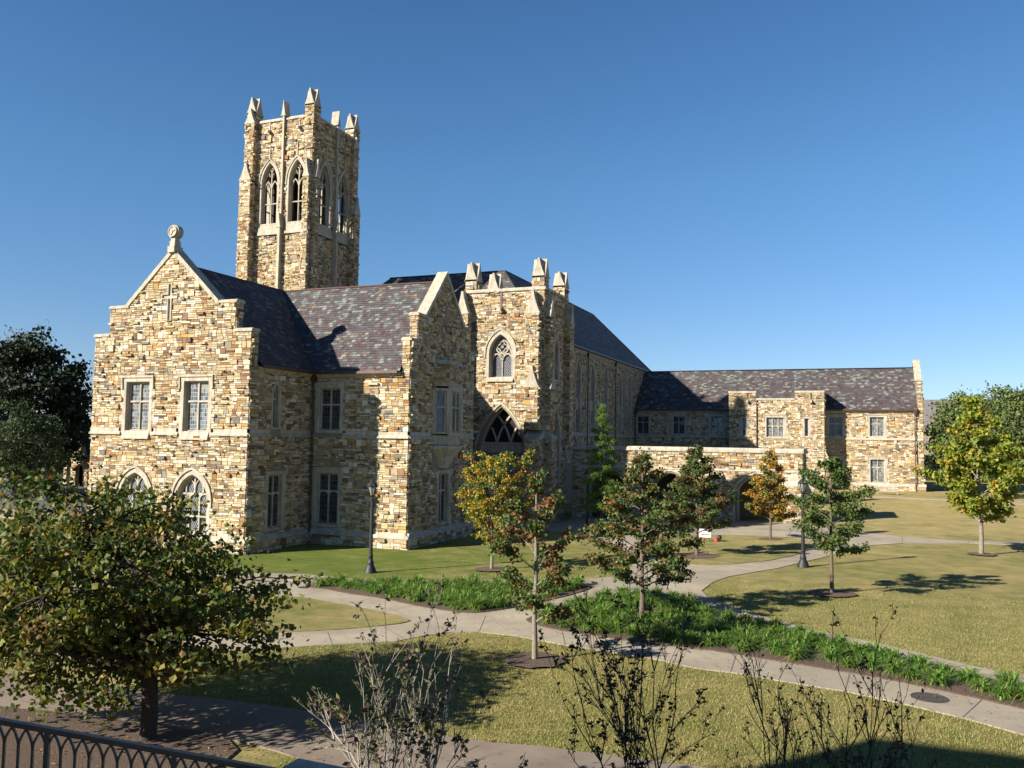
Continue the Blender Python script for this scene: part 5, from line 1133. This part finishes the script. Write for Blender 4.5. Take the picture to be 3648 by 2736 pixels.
for bi, (poly, lab, grp) in enumerate(beds):
    got = []; x0 = min(p[0] for p in poly); x1 = max(p[0] for p in poly); y0 = min(p[1] for p in poly); y1 = max(p[1] for p in poly)
    for _ in range(9000):
        p = (rr.uniform(x0, x1), rr.uniform(y0, y1))
        if not inside(p, poly) or edge_dist(p, poly) < .36: continue
        if (p[0]+7.11)**2+(p[1]-30.67)**2 < .6: continue
        if bi == 1 and p[0] < -8.6 and p[1] < 29.3 and p[1]-28.0 < (p[0]+10.8)*.2: pass
        if all((p[0]-q[0])**2+(p[1]-q[1])**2 > .265 for q in got): got.append(p)
        if len(got) > (118 if bi == 0 else 175): break
    for i, p in enumerate(got):
        k = len(protos)
        if k < 6:
            o = clump_mesh(500+k).build('daylily', M['leaf']); protos.append(o)
        else: o = rr.choice(protos).copy(); COL.objects.link(o)
        s_ = rr.uniform(.85, 1.25)
        if bi == 0: lab = 'green arching daylily clump '+('at the left tip of the left bed' if p[0] < -19.5 else 'in the middle of the left bed' if p[0] < -14.5 else 'at the right end of the left bed')
        else: lab = 'green arching daylily clump '+('at the left tip of the long bed' if p[0] < -9.2 else 'around the oak trunk in the long bed' if p[0] < -5.6 else 'in the wide middle of the long bed' if p[0] < -2.5 else 'in the narrow part of the long bed' if p[0] < 1 else 'at the right end of the long bed, by the manhole cover')
        o.location = (p[0], p[1], g(*p)+.06); o.rotation_euler = (0, 0, rr.random()*6.28); o.scale = (s_, s_, s_*rr.uniform(.68, .95)); tag(o, lab, 'daylily', grp)

# grass blades on the nearest lawns and leaves lying on the ground
rr = random.Random(9); mb = MB(); WET = NET
gcol = [(.22, .24, .065), (.32, .28, .10), (.40, .33, .14), (.2, .22, .06)]
cnt = 0
while cnt < 170000:
    x = rr.uniform(-17, 9); y = rr.uniform(13.5, 40)
    if rr.random() < (y-15)/28: continue
    if inside((x, y), NET) or inside((x, y), LOW) or (x < -10.5 and y < 15.3): continue
    if (x+8.51)**2+(y-23.23)**2 < .8: continue
    h_ = rr.uniform(.03, .075); a = rr.random()*6.28; c = rr.choice(gcol); v = rr.uniform(.7, 1.3); z = g(x, y); w_ = .008
    mb.tri((x-w_*math.cos(a), y-w_*math.sin(a), z), (x+w_*math.cos(a), y+w_*math.sin(a), z), (x+rr.gauss(0, .02), y+rr.gauss(0, .02), z+h_), (c[0]*v, c[1]*v, c[2]*v)); cnt += 1
tag(mb.build('grass', M['leaf']), 'short dry autumn grass blades of the nearest lawn', 'grass', kind='stuff')
mb = MB(); lc = [(.35, .14, .03), (.4, .26, .06), (.25, .12, .04), (.3, .2, .08), (.45, .3, .1)]
for _ in range(2600):
    k = rr.random()
    if k < .45: x, y = rr.uniform(-6, 12), rr.uniform(20, 56)
    elif k < .75: x, y = rr.uniform(-20, 3), rr.uniform(14, 30)
    elif k < .9: x, y = rr.gauss(-14, 4), rr.gauss(12.5, 2)
    else: x, y = rr.gauss(-7, 5), rr.gauss(30, 6)
    s_ = rr.uniform(.02, .05); c = rr.choice(lc); a = rr.random()*6.28; z = g(x, y)+.075+rr.random()*.01; ca, sa = math.cos(a)*s_, math.sin(a)*s_
    mb.quad((x+ca, y+sa, z), (x-sa*.6, y+ca*.6, z+.012), (x-ca, y-sa, z), (x+sa*.6, y-ca*.6, z+.015), c)
tag(mb.build('fallen_leaves', M['leaf']), 'scattered fallen leaves lying on the lawns and mulch', 'leaves', kind='stuff')

# ================================================================== STREET FURNITURE
M['lampglass'] = plain('frosted lamp glass', (.28, .28, .26), .25, 0, 5, .1, 0)
def street_lamp(x, y, label, H=4.5):
    root = empty('street_lamp', (x, y, g(x, y)), label=label, cat='lamp post', group='black lamp posts on the lawns')
    b = MB(); b.lathe([(.30, -.05), (.30, .06), (.27, .1), (.26, .16), (.2, .3), (.145, .42), (.165, .46), (.165, .5), (.12, .56), (.1, .78), (.115, .8), (.115, .85), (.09, .88)], n=16); b.build('base', M['metal'], root, True)
    b = MB(); b.lathe([(.085, .88), (.062, 3.45), (.062, 3.5), (.09, 3.53), (.09, 3.57), (.05, 3.6), (.05, 3.68), (.11, 3.74), (.11, 3.78), (.02, 3.78)], n=14)
    for k in range(12): a = k*math.pi/6; b.tube([(.088*math.cos(a), .088*math.sin(a), .9), (.066*math.cos(a), .066*math.sin(a), 3.42)], .008, 3)
    b.build('post', M['metal'], root)
    ln = MB(); z0, z1, r0, r1 = 3.78, 4.2, .11, .235
    for k in range(6):
        a = k*math.pi/3; ln.tube([(r0*math.cos(a), r0*math.sin(a), z0), (r1*math.cos(a), r1*math.sin(a), z1)], .014, 4)
        b_ = (k+1)*math.pi/3
        for (rq, zq) in ((r0, z0), (r1, z1)): ln.tube([(rq*math.cos(a), rq*math.sin(a), zq), (rq*math.cos(b_), rq*math.sin(b_), zq)], .014, 4)
    ln.lathe([(.26, 4.2), (.27, 4.23), (.16, 4.36), (.07, 4.44), (.07, 4.5), (.03, 4.52), (.04, 4.57), (.0, 4.66)], n=6); hd = ln.build('lantern', M['metal'], root)
    gl = MB(); gl.lathe([(.1, 3.8), (.222, 4.19)], n=6); gl.build('pane', M['lampglass'], hd)
    return root
street_lamp(-21.96, 36.36, 'black lamp post standing before the sunlit corner of the gabled wings')
street_lamp(-2.31, 45.5, 'black lamp post beside the curved path right of the cloister')
street_lamp(-17.2, 57.2, 'black lamp post in shade near the foot of the cypress')

def manhole(x, y, rad, label):
    root = empty('manhole_cover', (x, y, g(x, y)+.03), label=label, cat='manhole cover')
    mb = MB(); mb.lathe([(rad, .001), (rad, .012), (rad*.93, .012), (rad*.93, .006), (0, .006)], n=32)
    for q in (.3, .48, .66, .82):
        n = int(10+q*30)
        for k in range(n): a = 6.283*k/n; d = rad*q; s_ = .016; mb.box(d*math.cos(a)-s_, d*math.cos(a)+s_, d*math.sin(a)-s_, d*math.sin(a)+s_, .006, .012)
    mb.build('cover', M['iron'], root); return root
M['iron'] = plain('worn cast iron', (.10, .085, .075), .6, .3, 25, .35, .3)
manhole(1.72, 23.42, .43, 'large studded iron manhole cover set in the lower right path')
manhole(-22.32, 31.4, .25, 'small iron cover in the path left of the daylily bed')
dr = empty('drain_inlet', (-23.9, 33.1, g(-23.9, 33.1)), label='concrete drain inlet with grate in the grass left of the lamp post', cat='drain')
mb = MB(); mb.box(-.6, .6, -.42, .42, -.1, .09); mb.build('curb', M['conc'], dr)
mb = MB()
for k in range(9): mb.box(-.45+.1*k, -.4+.1*k, -.3, .3, .09, .105)
mb.build('grate', M['iron'], dr)

# yard sign
sg_ = empty('yard_sign', (-8.66, 54.74, g(-8.66, 54.74)), label='small white yard sign with red arrow pointing left, on two stakes', cat='sign'); sg_.rotation_euler = (0, 0, R(12))
mb = MB(); mb.box(-.36, .36, -.01, .01, .32, .86); mb.build('board', M['white'], sg_)
mb = MB(); Ws = Wall((0, -.012), (1, 0)); Ws.plate(mb, [(-.24, .5), (-.15, .44), (-.15, .475), (.24, .475), (.24, .525), (-.15, .525), (-.15, .56)][::1], -.002, .004); mb.build('arrow', M['red'], sg_)
for s_ in (-.3, .3):
    mb = MB(); mb.box(s_-.012, s_+.012, .012, .03, -.05, .8); mb.build('stake', M['metal'], sg_)
fl = empty('ground_object', (-8.0, 54.95, g(-8, 54.95)), label='small red and black round object on the grass behind the white sign', cat='light')  # unidentified object, red body with a black drum, gives no light
mb = MB(); mb.lathe([(.0, .0), (.13, .0), (.16, .1), (.13, .26), (.0, .3)], n=10); mb.build('housing', M['red'], fl, True)
mb = MB(); mb.tube([(.1, 0, .3), (.28, -.05, .36)], [.13, .15], 12, cap=True); mb.build('black_drum', M['metal'], fl)

def bench(x, y, label):
    root = empty('garden_bench', (x, y, g(x, y)), label=label, cat='bench'); L = 2.1; m = M['teak']
    mb = MB(); 
    for k in range(5): mb.box(-L/2+.04, L/2-.04, -.2+.1*k, -.12+.1*k, .42, .45)
    mb.box(-L/2+.04, L/2-.04, -.24, -.21, .33, .42); mb.build('seat', m, root)
    mb = MB(); mb.box(-L/2+.05, L/2-.05, .28, .32, .84, .92); mb.box(-L/2+.05, L/2-.05, .26, .3, .5, .55)
    k = -L/2+.14
    while k < L/2-.1: mb.box(k, k+.04, .275, .3, .55, .84); k += .1
    mb.build('backrest', m, root)
    for sx in (-1, 1):
        for (y0, y1, z1) in ((-.25, -.18, .62), (.26, .33, .95)): mb = MB(); x0 = sx*(L/2-.035); mb.box(x0-.035, x0+.035, y0, y1, -.03, z1); mb.build('leg', m, root)
        mb = MB(); x0 = sx*(L/2-.035); mb.box(x0-.045, x0+.045, -.27, .26, .621, .65); mb.build('armrest', m, root)
    return root
bench(3.65, 103.4, 'weathered slatted wooden garden bench on the grass before the long hall')

# handrail of the ramp, stone pier and ramp wall
hr_ = empty('handrail', (-6, 5.88, 2.8), label='bronze coloured metal handrail with pointed arch infill, sloping down at lower left', cat='railing')
A = Vector((-8.2, 4.95, 4.16)); B = Vector((-4.78, 6.40, 3.53)); hd_ = Vector((B.x-A.x, B.y-A.y, 0)); HL = hd_.length; ux = hd_.normalized(); slope = (B.z-A.z)/HL; hr_.location = (0, 0, 0)
wr_ = Wall((A.x, A.y), (ux.x, ux.y))
def zr(s): return A.z+slope*s
def skew_box(mb, s0, s1, z0, z1, d0, d1):
    P = wr_.P; mb.hexa([P(s0, zr(s0)+z0, d1), P(s1, zr(s1)+z0, d1), P(s1, zr(s1)+z0, d0), P(s0, zr(s0)+z0, d0), P(s0, zr(s0)+z1, d1), P(s1, zr(s1)+z1, d1), P(s1, zr(s1)+z1, d0), P(s0, zr(s0)+z1, d0)])
mb = MB(); skew_box(mb, 0, HL, -.035, .0, -.028, .028); skew_box(mb, 0, HL, -.05, -.037, -.018, .018); mb.build('top_rail', M['bronze'], hr_)
mb = MB(); skew_box(mb, 0, HL, -.95, -.92, -.02, .02); mb.build('bottom_rail', M['bronze'], hr_)
s = .06; k = 0
while s < HL:
    post = k % 9 == 4; mb = MB()
    if post: skew_box(mb, s-.02, s+.02, -1.05, -.052, -.02, .02); mb.build('post', M['bronze'], hr_)
    else: skew_box(mb, s-.01, s+.01, -.918, -.2, -.01, .01)
    for sg in (-1, 1):
        q = [(s+sg*(.0625*(t/5)**1.9), zr(s+sg*.0625*(t/5)**1.9)-.22+.168*(t/5)) for t in range(6)]; ribbon(mb, wr_, q, .018, -.009, .009)
    if post: mb = mb
    mb.build('picket', M['bronze'], hr_) if not post else None
    if post:
        m2 = MB()
        for sg in (-1, 1):
            q = [(s+sg*(.0625*(t/5)**1.9), zr(s+sg*.0625*(t/5)**1.9)-.22+.168*(t/5)) for t in range(6)]; ribbon(m2, wr_, q, .018, -.009, .009)
        m2.build('picket', M['bronze'], hr_)
    s += .125; k += 1
mb = MB(); P = wr_.P; a0, a1 = -4, HL+.1
mb.hexa([P(a0, -.3, .25), P(a1, -.3, .25), P(a1, -.3, -.25), P(a0, -.3, -.25), P(a0, zr(a0)-1.05, .25), P(a1, zr(a1)-1.05, .25), P(a1, zr(a1)-1.05, -.25), P(a0, zr(a0)-1.05, -.25)])
tag(mb.build('ramp_wall', M['conc_warm']), 'low concrete ramp wall carrying the handrail', 'wall')
pier = empty('stone_pier', (0, 0, 0), label='square stone pier with pale flat cap at the foot of the handrail', cat='pier')
c_ = Vector((-4.64, 6.53, 3.6)); e1 = Vector((.02, -1, 0)); e2 = Vector((1, -.02, 0))
q = [c_, c_+e1*.85, c_+e1*.85+e2*.85, c_+e2*.85]; mb = MB(); mb.hexa([v-Vector((0, 0, .14)) for v in q]+q); mb.build('cap', M['lime'], pier)
cen = sum(q, Vector())/4; q2 = [cen+(v-cen)*.86 for v in q]; mb = MB(); mb.hexa([Vector((v.x, v.y, -.3)) for v in q2]+[Vector((v.x, v.y, 3.45)) for v in q2]); mb.build('shaft', M['mortar'], pier)

# ================================================================== FAR BUILDINGS AND CARS
lodge = empty('stone_lodge', (0, 0, 0), label='small steep gabled stone lodge between the oak and the gabled wing at far left', cat='building')
lx, ly = -87.6, 76
wl = Wall((0, ly), (1, 0)); mb = MB(); masonry(mb, wl, 0, 6.2, lambda z: [(lx-2, lx+2)] if z < 2.6 else [(lx-2*(6.4-z)/3.8, lx+2*(6.4-z)/3.8)], [Op(lx+.6, 1.2, -.5, 1.8, 2.6)], 601, far=True); mb.build('wall', ST, lodge)
mb = MB(); slab(mb, wl, [(lx-2, -.5), (lx+2, -.5), (lx+2, 2.6), (lx, 6.4), (lx-2, 2.6)], [outline(lx+.6, 1.2, -.4, 1.8, 2.6)], -.5, 0); mb.box(lx-2, lx-1.6, ly+.5, ly+7, -.5, 2.6); mb.box(lx+1.6, lx+2, ly+.5, ly+7, -.5, 2.6); mb.build('wall_backing', MO, lodge)
mb = MB(); mb.box(lx-1.6, lx+1.6, ly+2, ly+2.1, -.5, 3); mb.build('inner_wall', M['dark'], lodge)
mb = MB(); mb.quad((lx-2.2, ly+.4, 2.4), (lx, ly+.4, 6.35), (lx, ly+7, 6.35), (lx-2.2, ly+7, 2.4)); mb.quad((lx+2.2, ly+.4, 2.4), (lx+2.2, ly+7, 2.4), (lx, ly+7, 6.35), (lx, ly+.4, 6.35)); mb.build('roof', M['slate'], lodge)
fb = empty('distant_hall', (0, 0, 0), label='distant building with long plain grey roof behind the trees at far right', cat='building')
M['greyroof'] = plain('grey shingle roof', (.17, .155, .15), .85, 0, 3, .15, .2)
mb = MB(); mb.box(-8, 75, 203, 219, -.5, 9.5); mb.build('wall', MO, fb)
mb = MB(); mb.quad((-9, 202, 9.3), (76, 202, 9.3), (76, 211, 16.6), (-9, 211, 16.6)); mb.quad((-9, 220, 9.3), (-9, 211, 16.6), (76, 211, 16.6), (76, 220, 9.3)); mb.tri((-9, 202, 9.3), (-9, 211, 16.6), (-9, 220, 9.3)); mb.tri((76, 202, 9.3), (76, 220, 9.3), (76, 211, 16.6)); mb.build('roof', M['greyroof'], fb)
nb = empty('terrace_building', (0, 0, 0), label='building behind the viewpoint, out of frame, shading the lawn at lower right', cat='building')
mb = MB(); mb.box(-18.4, -1.5, -11, -3.0, -.3, 15.2); mb.build('wall', MO, nb)
mb = MB(); mb.hexa([(-18, -11, 15.2), (-1.8, -11, 15.2), (-1.8, -3.3, 15.2), (-18, -3.3, 15.2), (-17, -10.6, 15.7), (-4.5, -10.6, 15.7), (-4.5, -3.7, 15.7), (-17, -3.7, 15.7)]); mb.build('roof', M['slate'], nb)

def car(x, y, rz, col, label):
    root = empty('parked_car', (x, y, g(x, y)), label=label, cat='car', group='cars parked at far left'); root.rotation_euler = (0, 0, rz)
    key = 'paint%s' % (col,)
    if key not in M:
        M[key] = plain('car paint', col, .3, 0, 3, .03, 0, .6)
    prof = [(-2.2, .35), (-2.25, .75), (-2.1, .95), (-1.2, 1.0), (1.6, 1.0), (2.15, .85), (2.2, .4), (1.75, .3), (-1.75, .3)]
    W_ = Wall((0, -.85), (1, 0)); mb = MB(); W_.plate(mb, prof, -1.7, 0); bd = mb.build('body', M[key], root)
    cab = [(-1.7, 1.001), (-1.0, 1.42), (.5, 1.45), (1.25, 1.001)]; W2 = Wall((0, -.72), (1, 0)); mb = MB(); W2.plate(mb, cab, -1.44, 0); mb.build('window', M['glassdark'], root)
    mb = MB(); mb.box(-1.0, .5, -.7, .7, 1.452, 1.48); mb.build('roof', M[key], root)
    for sx in (-1.35, 1.35):
        for sy in (-.88, .74):
            mb = MB(); mb.tube([(sx, sy, .32), (sx, sy+.2, .32)], .33, 14, cap=True); wv = mb.build('wheel', M['metal'], root)
    for sy in (-.6, .6): mb = MB(); mb.box(-2.27, -2.2, sy-.18, sy+.18, .66, .8); mb.build('headlight', M['lampglass'], root)
M['glassdark'] = plain('tinted glass', (.02, .02, .025), .1, 0, 2, .1, 0)
car(-101.5, 77.5, .5, (.65, .65, .66), 'white car parked at the far left edge behind the redbud')
car(-96.5, 80.5, .5, (.3, .035, .03), 'red car parked between the white car and the stone lodge')
car(-91.5, 79.0, .5, (.08, .1, .16), 'dark blue car parked nearest the stone lodge')
